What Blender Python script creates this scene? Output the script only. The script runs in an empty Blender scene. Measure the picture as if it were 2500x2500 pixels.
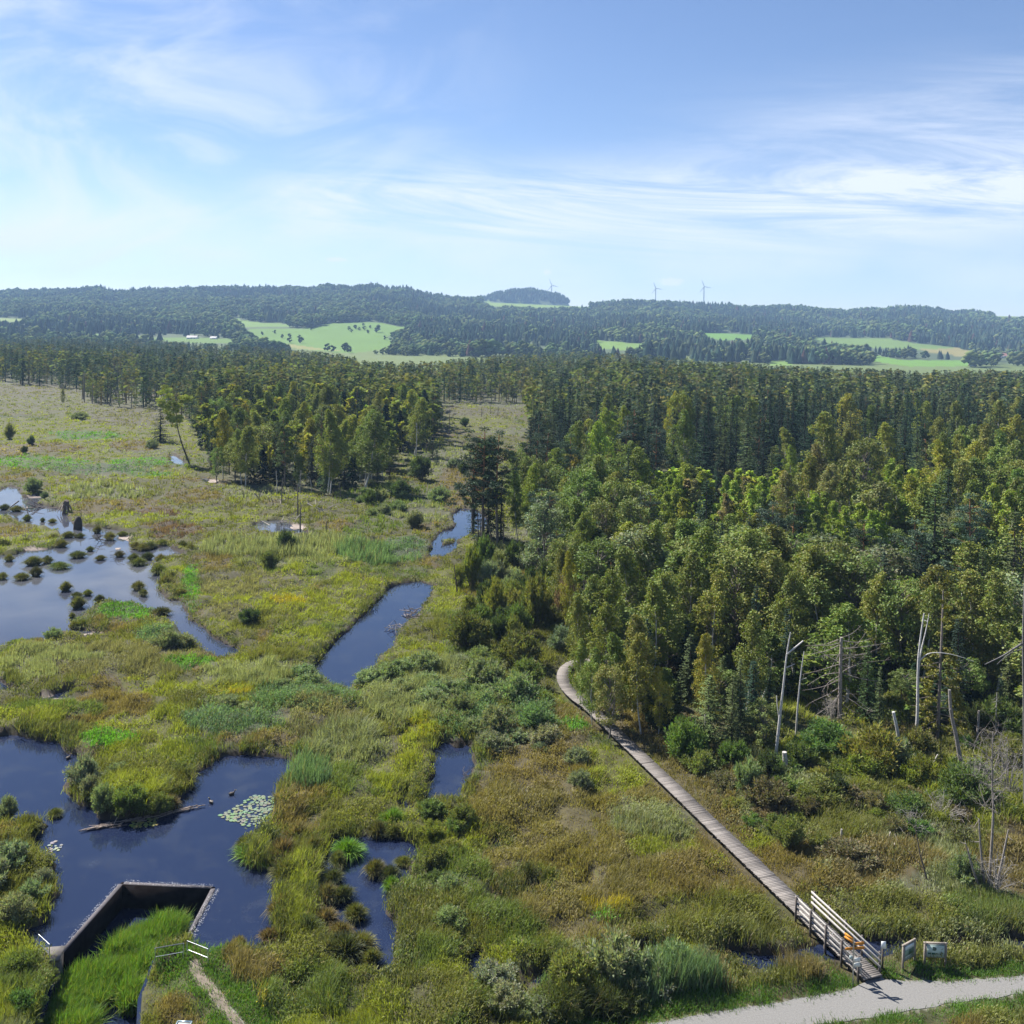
import bpy, math, random
import numpy as np
from mathutils import Matrix, Vector

R = math.radians
rng = np.random.default_rng(7)
scene = bpy.context.scene
col = scene.collection

# ------------------------------------------------------------------ camera
F, CX, CY = 2308.0, 1250.0, 834.0          # focal length and optical axis, in pixels of the 2500 px photograph
HC = 37.0                                  # the photographer stands on a viewing tower
PITCH, ROLL = R(0.47), R(1.2)
CAM = np.array([0.0, 0.0, HC])
FW = np.array([0, math.cos(PITCH), -math.sin(PITCH)])
R0 = np.array([1.0, 0, 0]); U0 = np.array([0, math.sin(PITCH), math.cos(PITCH)])
RT = math.cos(ROLL) * R0 + math.sin(ROLL) * U0
UP = -math.sin(ROLL) * R0 + math.cos(ROLL) * U0
cd = bpy.data.cameras.new("camera"); cam = bpy.data.objects.new("camera", cd); col.objects.link(cam)
M = Matrix.Identity(4)
for i in range(3):
    M[i][0], M[i][1], M[i][2], M[i][3] = RT[i], UP[i], -FW[i], CAM[i]
cam.matrix_world = M
cd.sensor_width = 36.0; cd.lens = 36.0 * F / 2500.0
cd.shift_y = -(1250.0 - CY) / 2500.0
cd.clip_start = 0.5; cd.clip_end = 60000
scene.camera = cam

# ------------------------------------------------------------------ sun, sky, exposure
SUN_EL, SUN_AZ = R(46), R(-51)             # azimuth from +Y towards +X
sd = np.array([math.sin(SUN_AZ) * math.cos(SUN_EL), math.cos(SUN_AZ) * math.cos(SUN_EL), math.sin(SUN_EL)])
ld = bpy.data.lights.new("sun", 'SUN'); ld.energy = 5.0; ld.angle = R(0.53); ld.color = (1.0, 0.95, 0.87)
sun = bpy.data.objects.new("sun", ld); col.objects.link(sun)
sun.rotation_euler = Vector(sd).to_track_quat('Z', 'Y').to_euler(); sun.location = (-60, 40, 120)

world = bpy.data.worlds.new("World"); scene.world = world; world.use_nodes = True
wn = world.node_tree; wn.nodes.clear()
SKY_STRENGTH = 0.0555
def W(t, **k):
    n = wn.nodes.new(t)
    for a, b in k.items(): setattr(n, a, b)
    return n
def wm(op, a, b=None, c=None, clamp=False):
    n = W('ShaderNodeMath', operation=op); n.use_clamp = clamp
    for i, v in enumerate((a, b, c)):
        if v is None: continue
        if isinstance(v, (int, float)): n.inputs[i].default_value = v
        else: wn.links.new(v, n.inputs[i])
    return n.outputs[0]
sky = W('ShaderNodeTexSky', sky_type='NISHITA', sun_disc=False)
sky.sun_elevation = SUN_EL; sky.sun_rotation = SUN_AZ
sky.altitude = 600; sky.air_density = 1.0; sky.dust_density = 0.15; sky.ozone_density = 2.4
tc = W('ShaderNodeTexCoord')
sx = W('ShaderNodeSeparateXYZ'); wn.links.new(tc.outputs['Generated'], sx.inputs[0])
AZ = wm('MULTIPLY', wm('ARCTAN2', sx.outputs[0], sx.outputs[1]), 57.29578)     # degrees
EL = wm('MULTIPLY', wm('ARCSINE', sx.outputs[2]), 57.29578)
def wnoise(scale, sa, se, rot=0.0, detail=8, rough=0.6, off=0.0, dist=0.0):
    ca, sa_ = math.cos(R(rot)), math.sin(R(rot))
    a = wm('ADD', wm('MULTIPLY', AZ, ca), wm('MULTIPLY', EL, sa_))
    e = wm('SUBTRACT', wm('MULTIPLY', EL, ca), wm('MULTIPLY', AZ, sa_))
    cb = W('ShaderNodeCombineXYZ')
    wn.links.new(wm('MULTIPLY', a, sa), cb.inputs[0]); wn.links.new(wm('MULTIPLY', e, se), cb.inputs[1]); cb.inputs[2].default_value = off
    n = W('ShaderNodeTexNoise'); n.inputs['Scale'].default_value = scale; n.inputs['Detail'].default_value = detail
    n.inputs['Roughness'].default_value = rough; n.inputs['Distortion'].default_value = dist
    wn.links.new(cb.outputs[0], n.inputs['Vector']); return n.outputs['Fac']
def ramp(v, lo, hi):
    n = W('ShaderNodeMapRange', interpolation_type='SMOOTHSTEP'); n.inputs['From Min'].default_value = lo; n.inputs['From Max'].default_value = hi
    wn.links.new(v, n.inputs['Value']); return n.outputs[0]
def band(az0, el0, az1, el1, wid, a_lo, a_hi):
    # soft band round the line from (az0,el0) to (az1,el1), fading in between a_lo and a_hi along azimuth
    s = (el1 - el0) / (az1 - az0)
    line = wm('ADD', wm('MULTIPLY', wm('SUBTRACT', AZ, az0), s), el0)
    d = wm('DIVIDE', wm('SUBTRACT', EL, line), wid)
    g = wm('POWER', 2.718, wm('MULTIPLY', wm('MULTIPLY', d, d), -1.0))
    return wm('MULTIPLY', g, ramp(AZ, a_lo, a_hi))
fib = wnoise(1.0, 0.045, 0.42, rot=-4, detail=10, rough=0.66, dist=0.8)
fib2 = wnoise(1.0, 0.10, 0.22, rot=12, detail=10, rough=0.6, off=7.3, dist=0.9)
big = wnoise(1.0, 0.045, 0.10, detail=4, off=3.1)
c1 = wm('MULTIPLY', band(-16, 7.4, 24, 8.6, 2.0, -19, -9), ramp(fib, 0.32, 0.70))
c2 = wm('MULTIPLY', band(-8, 5.6, 28, 8.2, 2.4, -14, 18), ramp(fib, 0.26, 0.74))
c3 = wm('MULTIPLY', band(2, 11.0, 28, 12.6, 2.4, 2, 26), ramp(fib, 0.28, 0.78))
c4 = wm('MULTIPLY', wm('MULTIPLY', ramp(wm('MULTIPLY', AZ, -1.0), -6, 26), wm('MULTIPLY', ramp(fib2, 0.36, 0.72), ramp(wm('MULTIPLY', EL, -1.0), -24, -13))), 0.80)
c5 = wm('MULTIPLY', band(-28, 4.6, 28, 3.6, 2.0, -60, -40), ramp(big, 0.36, 0.62))
cl = wm('ADD', wm('ADD', wm('MULTIPLY', c1, 0.85), wm('MULTIPLY', c2, 0.62)), wm('ADD', wm('MULTIPLY', c3, 0.52), wm('ADD', wm('MULTIPLY', c4, 0.66), wm('MULTIPLY', c5, 0.42))))
# three small cumulus puffs low over the ridge
puff = None
for (a, e, ra, re) in ((9.45, 3.3, 0.95, 0.30), (2.05, 3.75, 0.28, 0.18), (-10.6, 4.2, 0.75, 0.16)):
    da = wm('DIVIDE', wm('SUBTRACT', AZ, a), ra); de = wm('DIVIDE', wm('SUBTRACT', EL, e), re)
    d = wm('ADD', wm('MULTIPLY', da, da), wm('MULTIPLY', de, de))
    puff = wm('SUBTRACT', 1.0, d) if puff is None else wm('MAXIMUM', puff, wm('SUBTRACT', 1.0, d))
pn = wnoise(1.0, 2.2, 4.0, detail=5, off=1.0)
pm = ramp(wm('ADD', puff, wm('MULTIPLY', wm('SUBTRACT', pn, 0.5), 2.6)), 0.1, 0.8)
pm = wm('MULTIPLY', pm, ramp(puff, -0.6, 0.2))
cl = wm('MINIMUM', wm('ADD', wm('MULTIPLY', cl, 1.25), wm('MULTIPLY', pm, 0.8)), 0.92)
cl = wm('MULTIPLY', cl, ramp(EL, -0.5, 1.5))
mx = W('ShaderNodeMix', data_type='RGBA')
wn.links.new(cl, mx.inputs['Factor']); hs = W('ShaderNodeHueSaturation'); hs.inputs['Saturation'].default_value = 1.05; hs.inputs['Hue'].default_value = 0.502; wn.links.new(sky.outputs[0], hs.inputs['Color']); tn = W('ShaderNodeMix', data_type='RGBA', blend_type='MULTIPLY'); tn.inputs['Factor'].default_value = 1; tn.inputs[7].default_value = (.975, .945, 1.0, 1); wn.links.new(hs.outputs[0], tn.inputs[6]); wn.links.new(tn.outputs[2], mx.inputs[6]); mx.inputs[7].default_value = (6.9, 7.3, 8.2, 1)
bg = W('ShaderNodeBackground'); bg.inputs['Strength'].default_value = SKY_STRENGTH
wn.links.new(mx.outputs[2], bg.inputs['Color'])
wo = W('ShaderNodeOutputWorld'); wn.links.new(bg.outputs[0], wo.inputs['Surface'])

vs = scene.view_settings
vs.view_transform = 'Standard'; vs.look = 'None'; vs.gamma = 1.0; vs.exposure = 1.35; vs.use_curve_mapping = False
cy = scene.cycles
cy.max_bounces = 6; cy.diffuse_bounces = 3; cy.glossy_bounces = 3; cy.transmission_bounces = 4; cy.transparent_max_bounces = 4
cy.volume_bounces = 0; cy.caustics_reflective = False; cy.caustics_refractive = False
cy.use_denoising = True; cy.use_adaptive_sampling = True; cy.adaptive_threshold = 0.015; cy.sample_clamp_indirect = 6.0
cy.volume_step_rate = 1.0

# ------------------------------------------------------------------ helpers: pixels to places on the ground
def yh(px): return 815.0 + math.tan(ROLL) * (px - 1250.0)
def ray(px, py):
    u = (px - CX) / F; v = (CY - py) / F
    return np.multiply.outer(np.asarray(u), RT) + FW + np.multiply.outer(np.asarray(v), UP)
def at(px, py, z=0.0):
    d = ray(px, py); t = (z - HC) / d[..., 2]
    return CAM + d * np.asarray(t)[..., None]
def at_dist(px, py, Y):                     # the point of the pixel's ray at forward distance Y
    d = ray(px, py); return CAM + d * (Y / d[..., 1])[..., None]
def proj(P):
    v = np.asarray(P, float) - CAM; dp = v @ FW
    return CX + F * (v @ RT) / dp, CY - F * (v @ UP) / dp
def poly(pts, z=0.0):
    a = np.array(pts, float); return at(a[:, 0], a[:, 1], z)[:, :2]

# ------------------------------------------------------------------ helpers: numbers
def hash2(ix, iy, s):
    h = (ix.astype(np.int64) * 374761393 + iy.astype(np.int64) * 668265263 + s * 974711) & 0xFFFFFFFF
    h = ((h ^ (h >> 13)) * 1274126177) & 0xFFFFFFFF
    return ((h ^ (h >> 16)) & 0xFFFFFF) / float(0xFFFFFF)
def vnoise(x, y, s=0):
    ix = np.floor(x); iy = np.floor(y); fx = x - ix; fy = y - iy
    fx = fx * fx * (3 - 2 * fx); fy = fy * fy * (3 - 2 * fy)
    a = hash2(ix, iy, s); b = hash2(ix + 1, iy, s); c = hash2(ix, iy + 1, s); d = hash2(ix + 1, iy + 1, s)
    return (a * (1 - fx) + b * fx) * (1 - fy) + (c * (1 - fx) + d * fx) * fy
def fbm(x, y, s=0, o=4):
    r = 0; a = 0.5; t = 0
    for k in range(o):
        r = r + a * vnoise(x, y, s + k * 17); t += a; x = x * 2.03 + 3.7; y = y * 2.03 + 1.3; a *= 0.5
    return r / t
def sstep(a, b, x):
    t = np.clip((x - a) / (b - a), 0, 1); return t * t * (3 - 2 * t)
def inside(P, pts):
    x, y = P[:, 0], P[:, 1]; r = np.zeros(len(P), bool); n = len(pts)
    for i in range(n):
        x0, y0 = pts[i]; x1, y1 = pts[(i + 1) % n]
        if y0 == y1: continue
        r ^= ((y0 > y) != (y1 > y)) & (x < (x1 - x0) * (y - y0) / (y1 - y0) + x0)
    return r
def seg_dist(P, pts, closed=True):
    d = np.full(len(P), 1e9); n = len(pts)
    for i in range(n if closed else n - 1):
        a = np.array(pts[i]); b = np.array(pts[(i + 1) % n]); ab = b - a
        t = np.clip(((P - a) @ ab) / (ab @ ab + 1e-12), 0, 1)
        q = P - a - t[:, None] * ab
        d = np.minimum(d, np.einsum('ij,ij->i', q, q))
    return np.sqrt(d)
def sdf(P, polys, far=8.0):                 # > 0 outside every outline, < 0 inside one
    out = np.full(len(P), far)
    for pts in polys:
        lo = pts.min(0) - far; hi = pts.max(0) + far
        m = np.where((P[:, 0] > lo[0]) & (P[:, 0] < hi[0]) & (P[:, 1] > lo[1]) & (P[:, 1] < hi[1]))[0]
        if not len(m): continue
        q = P[m]; d = seg_dist(q, pts); d = np.where(inside(q, pts), -d, d)
        out[m] = np.where(d < 0, np.minimum(out[m], d), np.where(out[m] < 0, out[m], np.minimum(out[m], d)))
    return out

# ------------------------------------------------------------------ helpers: meshes and objects
def mesh_np(name, V, T, C=None, mat=None, smooth=False):
    V = np.asarray(V, np.float32); T = np.asarray(T, np.int32); k = T.shape[1]
    me = bpy.data.meshes.new(name)
    me.vertices.add(len(V)); me.vertices.foreach_set('co', V.ravel())
    me.loops.add(T.size); me.loops.foreach_set('vertex_index', T.ravel())
    me.polygons.add(len(T)); me.polygons.foreach_set('loop_start', np.arange(0, T.size, k, dtype=np.int32))
    try: me.polygons.foreach_set('loop_total', np.full(len(T), k, np.int32))
    except Exception: pass
    if smooth: me.polygons.foreach_set('use_smooth', np.ones(len(T), bool))
    if C is not None:
        a = me.color_attributes.new('col', 'FLOAT_COLOR', 'POINT')
        c4 = np.ones((len(V), 4), np.float32); c4[:, :3] = C; a.data.foreach_set('color', c4.ravel())
    if mat: me.materials.append(mat)
    me.update(); me.validate()
    return me
def put(name, me, parent=None, loc=(0, 0, 0), rz=0.0, sc=(1, 1, 1), tint=None):
    o = bpy.data.objects.new(name, me); col.objects.link(o)
    o.location = loc; o.rotation_euler = (0, 0, rz); o.scale = sc
    if parent: o.parent = parent
    if tint is not None: o.color = (*tint, 1)
    return o
def tag(o, label=None, cat=None, group=None, kind=None):
    if label: o['label'] = label
    if cat: o['category'] = cat
    if group: o['group'] = group
    if kind: o['kind'] = kind
    return o
def empty(name, loc, rz=0.0, sc=(1, 1, 1)):
    o = bpy.data.objects.new(name, None); col.objects.link(o); o.location = loc; o.rotation_euler = (0, 0, rz); o.scale = sc
    o.empty_display_size = 0.3
    return o

class MB:                                   # gathers tubes, boxes and cards into ONE mesh (triangles)
    def __init__(s): s.v = []; s.t = []; s.c = []; s.n = 0
    def add(s, V, T, C):
        V = np.asarray(V, float); T = np.asarray(T, int)
        if T.shape[1] == 4: T = np.concatenate([T[:, [0, 1, 2]], T[:, [0, 2, 3]]])
        C = np.asarray(C, float)
        if C.ndim == 1: C = np.tile(C, (len(V), 1))
        s.v.append(V); s.t.append(T + s.n); s.c.append(C); s.n += len(V)
    def tube(s, P, rad, c, n=6, cap=True):
        P = np.asarray(P, float); k = len(P); rad = np.broadcast_to(np.asarray(rad, float), (k,))
        tg = np.gradient(P, axis=0); tg /= np.linalg.norm(tg, axis=1)[:, None] + 1e-9
        ref = np.array([0.31, 0.17, 0.93]) if abs(tg[0, 2]) < 0.8 else np.array([0.95, 0.2, 0.1])
        a = np.cross(tg, ref); a /= np.linalg.norm(a, axis=1)[:, None] + 1e-9; b = np.cross(tg, a)
        ang = np.arange(n) * 2 * math.pi / n
        V = P[:, None, :] + rad[:, None, None] * (np.cos(ang)[None, :, None] * a[:, None, :] + np.sin(ang)[None, :, None] * b[:, None, :])
        V = V.reshape(-1, 3); i = np.arange(k - 1)[:, None] * n; j = np.arange(n)[None, :]; j2 = (j + 1) % n
        T = np.stack([i + j, i + j2, i + n + j2, i + n + j], -1).reshape(-1, 4)
        c = np.asarray(c, float)
        C = np.repeat(c, n, 0) if c.ndim == 2 else c
        s.add(V, T, C)
        if cap:
            for e in (0, k - 1):
                VV = np.vstack([V[e * n:(e + 1) * n], P[e]]); TT = np.array([[q, (q + 1) % n, n] for q in range(n)])
                s.add(VV, TT if e else TT[:, ::-1], c[e] if c.ndim == 2 else c)
    def box(s, ctr, size, c, ax=None):
        h = np.array(size) / 2; q = np.array([[x, y, z] for z in (-1, 1) for y in (-1, 1) for x in (-1, 1)]) * h
        if ax is not None: q = q @ np.asarray(ax)
        T = np.array([[0, 2, 3, 1], [4, 5, 7, 6], [0, 1, 5, 4], [2, 6, 7, 3], [0, 4, 6, 2], [1, 3, 7, 5]])
        s.add(q + np.asarray(ctr), T, c)
    def bar(s, a, b, w, h, c, up=(0, 0, 1)):   # a square-cut bar from a to b, w across and h along up
        a = np.asarray(a, float); b = np.asarray(b, float); d = b - a; L = np.linalg.norm(d); x = d / L
        y = np.cross(up, x); y /= np.linalg.norm(y) + 1e-9; z = np.cross(x, y)
        s.box((a + b) / 2, (L, w, h), c, ax=np.array([x, y, z]))
    def cards(s, P, A, B, L, Wd, C):           # rhombic leaves: long axis A, cross axis B
        P = np.asarray(P, float); n = len(P); A = A * (np.asarray(L) / 2)[:, None]; B = B * (np.asarray(Wd) / 2)[:, None]
        V = np.stack([P - A, P + B - A * 0.1, P + A, P - B - A * 0.1], 1).reshape(-1, 3)
        s.add(V, np.arange(4 * n).reshape(-1, 4), np.repeat(C, 4, 0))
    def data(s):
        return np.vstack(s.v), np.vstack(s.t), np.vstack(s.c)
    def mesh(s, name, mat, smooth=False):
        V, T, C = s.data(); return mesh_np(name, V, T, C, mat, smooth)

def unit(v): return v / (np.linalg.norm(v, axis=-1, keepdims=True) + 1e-9)
def rdir(n, g=None, zb=0.0, zs=1.0):
    g = g if g is not None else rng
    v = g.normal(size=(n, 3)); v[:, 2] = v[:, 2] * zs + zb; return unit(v)

# ------------------------------------------------------------------ materials
def newmat(name):
    m = bpy.data.materials.new(name); m.use_nodes = True; m.node_tree.nodes.clear(); return m, m.node_tree
def attr_color(nt):
    a = nt.nodes.new('ShaderNodeAttribute'); a.attribute_name = 'col'
    o = nt.nodes.new('ShaderNodeObjectInfo')
    x = nt.nodes.new('ShaderNodeMix'); x.data_type = 'RGBA'; x.blend_type = 'MULTIPLY'; x.inputs['Factor'].default_value = 1
    nt.links.new(a.outputs['Color'], x.inputs[6]); nt.links.new(o.outputs['Color'], x.inputs[7]); return x.outputs[2]
def leaf_mat(name, trans=0.4, gloss=0.05, rough=0.45, warm=(1.05, 1.12, 0.55)):
    m, nt = newmat(name); c = attr_color(nt); N = nt.nodes.new; Lk = nt.links.new
    d = N('ShaderNodeBsdfDiffuse'); t = N('ShaderNodeBsdfTranslucent'); g = N('ShaderNodeBsdfGlossy'); g.inputs['Roughness'].default_value = rough
    w = N('ShaderNodeMix'); w.data_type = 'RGBA'; w.blend_type = 'MULTIPLY'; w.inputs['Factor'].default_value = 1; w.inputs[7].default_value = (*warm, 1)
    Lk(c, w.inputs[6]); Lk(c, d.inputs[0]); Lk(w.outputs[2], t.inputs[0]); g.inputs[0].default_value = (0.8, 0.85, 0.8, 1)
    m1 = N('ShaderNodeMixShader'); m1.inputs[0].default_value = trans; Lk(d.outputs[0], m1.inputs[1]); Lk(t.outputs[0], m1.inputs[2])
    m2 = N('ShaderNodeMixShader'); m2.inputs[0].default_value = gloss; Lk(m1.outputs[0], m2.inputs[1]); Lk(g.outputs[0], m2.inputs[2])
    o = N('ShaderNodeOutputMaterial'); Lk(m2.outputs[0], o.inputs[0]); return m
def solid_mat(name, rough=0.8, noise=None, bump=0.0, nscale=8.0, metal=0.0, spec=0.3):
    m, nt = newmat(name); c = attr_color(nt); N = nt.nodes.new; Lk = nt.links.new
    p = N('ShaderNodeBsdfPrincipled'); p.inputs['Roughness'].default_value = rough; p.inputs['Metallic'].default_value = metal
    p.inputs['Specular IOR Level'].default_value = spec
    if noise:
        tcn = N('ShaderNodeTexCoord'); n = N('ShaderNodeTexNoise'); n.inputs['Scale'].default_value = nscale; n.inputs['Detail'].default_value = 6
        Lk(tcn.outputs['Object'], n.inputs['Vector'])
        mr = N('ShaderNodeMapRange'); mr.inputs['From Min'].default_value = 0.3; mr.inputs['From Max'].default_value = 0.7
        mr.inputs['To Min'].default_value = 1 - noise; mr.inputs['To Max'].default_value = 1 + noise; Lk(n.outputs['Fac'], mr.inputs['Value'])
        v = N('ShaderNodeVectorMath'); v.operation = 'SCALE'; Lk(c, v.inputs[0]); Lk(mr.outputs[0], v.inputs['Scale']); c = v.outputs[0]
        if bump:
            b = N('ShaderNodeBump'); b.inputs['Strength'].default_value = bump; b.inputs['Distance'].default_value = 0.03
            Lk(n.outputs['Fac'], b.inputs['Height']); Lk(b.outputs[0], p.inputs['Normal'])
    Lk(c, p.inputs['Base Color'])
    o = N('ShaderNodeOutputMaterial'); Lk(p.outputs[0], o.inputs[0]); return m
LEAF = leaf_mat('leaves', 0.31, 0.02, 0.6)
NEEDLE = leaf_mat('needles', 0.18, 0.02, 0.6, (1.05, 1.1, 0.7))
WILLOW = leaf_mat('willow_leaves', 0.42, 0.015, 0.6)
GRASS = leaf_mat('grass_blades', 0.46, 0.02, 0.6, (1.08, 1.12, 0.6))
FARLEAF = leaf_mat('far_foliage', 0.30, 0.0)
BARK = solid_mat('bark', 0.9, 0.35, 0.5, 9.0)
WOOD = solid_mat('weathered_wood', 0.85, 0.25, 0.3, 14.0)
GROUND = solid_mat('peat_soil', 0.95, 0.3, 0.4, 1.6)
GRAVEL = solid_mat('gravel', 0.95, 0.16, 0.5, 11.0)
STEEL = solid_mat('galvanised_steel', 0.35, 0.05, 0, 4, 0.85, 0.5)
PAINT = solid_mat('painted_board', 0.5, 0.04, 0, 6)
CONCRETE = solid_mat('concrete', 0.85, 0.2, 0.3, 3.0)
WET_SHADED_WALL = solid_mat('wet_shaded_wall', 0.6, 0.3, 0.2, 2.0, 0, 0.0)
FIELD = solid_mat('pasture', 0.95, 0.12, 0, 0.02)

m, nt = newmat('marsh_water'); N = nt.nodes.new; Lk = nt.links.new
p = N('ShaderNodeBsdfPrincipled'); p.inputs['Roughness'].default_value = 0.04
p.inputs['IOR'].default_value = 1.333; p.inputs['Specular IOR Level'].default_value = 0.8
tcn = N('ShaderNodeTexCoord'); n1 = N('ShaderNodeTexNoise'); n1.inputs['Scale'].default_value = 2.6; n1.inputs['Detail'].default_value = 3
Lk(tcn.outputs['Object'], n1.inputs['Vector'])
n2 = N('ShaderNodeTexNoise'); n2.inputs['Scale'].default_value = 0.035; n2.inputs['Detail'].default_value = 3; Lk(tcn.outputs['Object'], n2.inputs['Vector'])
mr = N('ShaderNodeMapRange'); mr.inputs['From Min'].default_value = 0.42; mr.inputs['From Max'].default_value = 0.62; mr.inputs['To Min'].default_value = 0.008; mr.inputs['To Max'].default_value = 0.05
Lk(n2.outputs['Fac'], mr.inputs['Value'])
b = N('ShaderNodeBump'); b.inputs['Distance'].default_value = 0.05; Lk(mr.outputs[0], b.inputs['Strength']); Lk(n1.outputs['Fac'], b.inputs['Height']); Lk(b.outputs[0], p.inputs['Normal'])
# sky reflection put into the base colour: navy near ponds, paler far lagoon over mud
ge = N('ShaderNodeNewGeometry'); sp = N('ShaderNodeSeparateXYZ'); Lk(ge.outputs['Position'], sp.inputs[0])
my = N('ShaderNodeMapRange'); my.inputs['From Min'].default_value = 100; my.inputs['From Max'].default_value = 125; Lk(sp.outputs[1], my.inputs['Value'])
mxx = N('ShaderNodeMapRange'); mxx.inputs['From Min'].default_value = -28; mxx.inputs['From Max'].default_value = -45; Lk(sp.outputs[0], mxx.inputs['Value'])
mu_ = N('ShaderNodeMath'); mu_.operation = 'MULTIPLY'; Lk(my.outputs[0], mu_.inputs[0]); Lk(mxx.outputs[0], mu_.inputs[1])
n3 = N('ShaderNodeTexNoise'); n3.inputs['Scale'].default_value = 0.12; n3.inputs['Detail'].default_value = 4; Lk(tcn.outputs['Object'], n3.inputs['Vector'])
mn = N('ShaderNodeMapRange'); mn.inputs['From Min'].default_value = .35; mn.inputs['From Max'].default_value = .65; mn.inputs['To Min'].default_value = .45; Lk(n3.outputs['Fac'], mn.inputs['Value'])
mu2 = N('ShaderNodeMath'); mu2.operation = 'MULTIPLY'; Lk(mu_.outputs[0], mu2.inputs[0]); Lk(mn.outputs[0], mu2.inputs[1])
cm = N('ShaderNodeMix'); cm.data_type = 'RGBA'; cm.inputs[6].default_value = (0.011, 0.017, 0.042, 1); cm.inputs[7].default_value = (0.075, 0.078, 0.088, 1); Lk(mu2.outputs[0], cm.inputs['Factor']); 
film = N('ShaderNodeMapRange'); film.inputs['From Min'].default_value = .50; film.inputs['From Max'].default_value = .72; film.inputs['To Max'].default_value = .35; n4 = N('ShaderNodeTexNoise'); n4.inputs['Scale'].default_value = 0.35; n4.inputs['Detail'].default_value = 9; n4.inputs['Roughness'].default_value = .7; Lk(tcn.outputs['Object'], n4.inputs['Vector']); Lk(n4.outputs['Fac'], film.inputs['Value'])
cm2 = N('ShaderNodeMix'); cm2.data_type = 'RGBA'; cm2.inputs[7].default_value = (.055, .062, .070, 1); Lk(film.outputs[0], cm2.inputs['Factor']); Lk(cm.outputs[2], cm2.inputs[6]); Lk(cm2.outputs[2], p.inputs['Base Color'])
o = N('ShaderNodeOutputMaterial'); Lk(p.outputs[0], o.inputs[0]); WATER = m
HAZE = 0.000105
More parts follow.
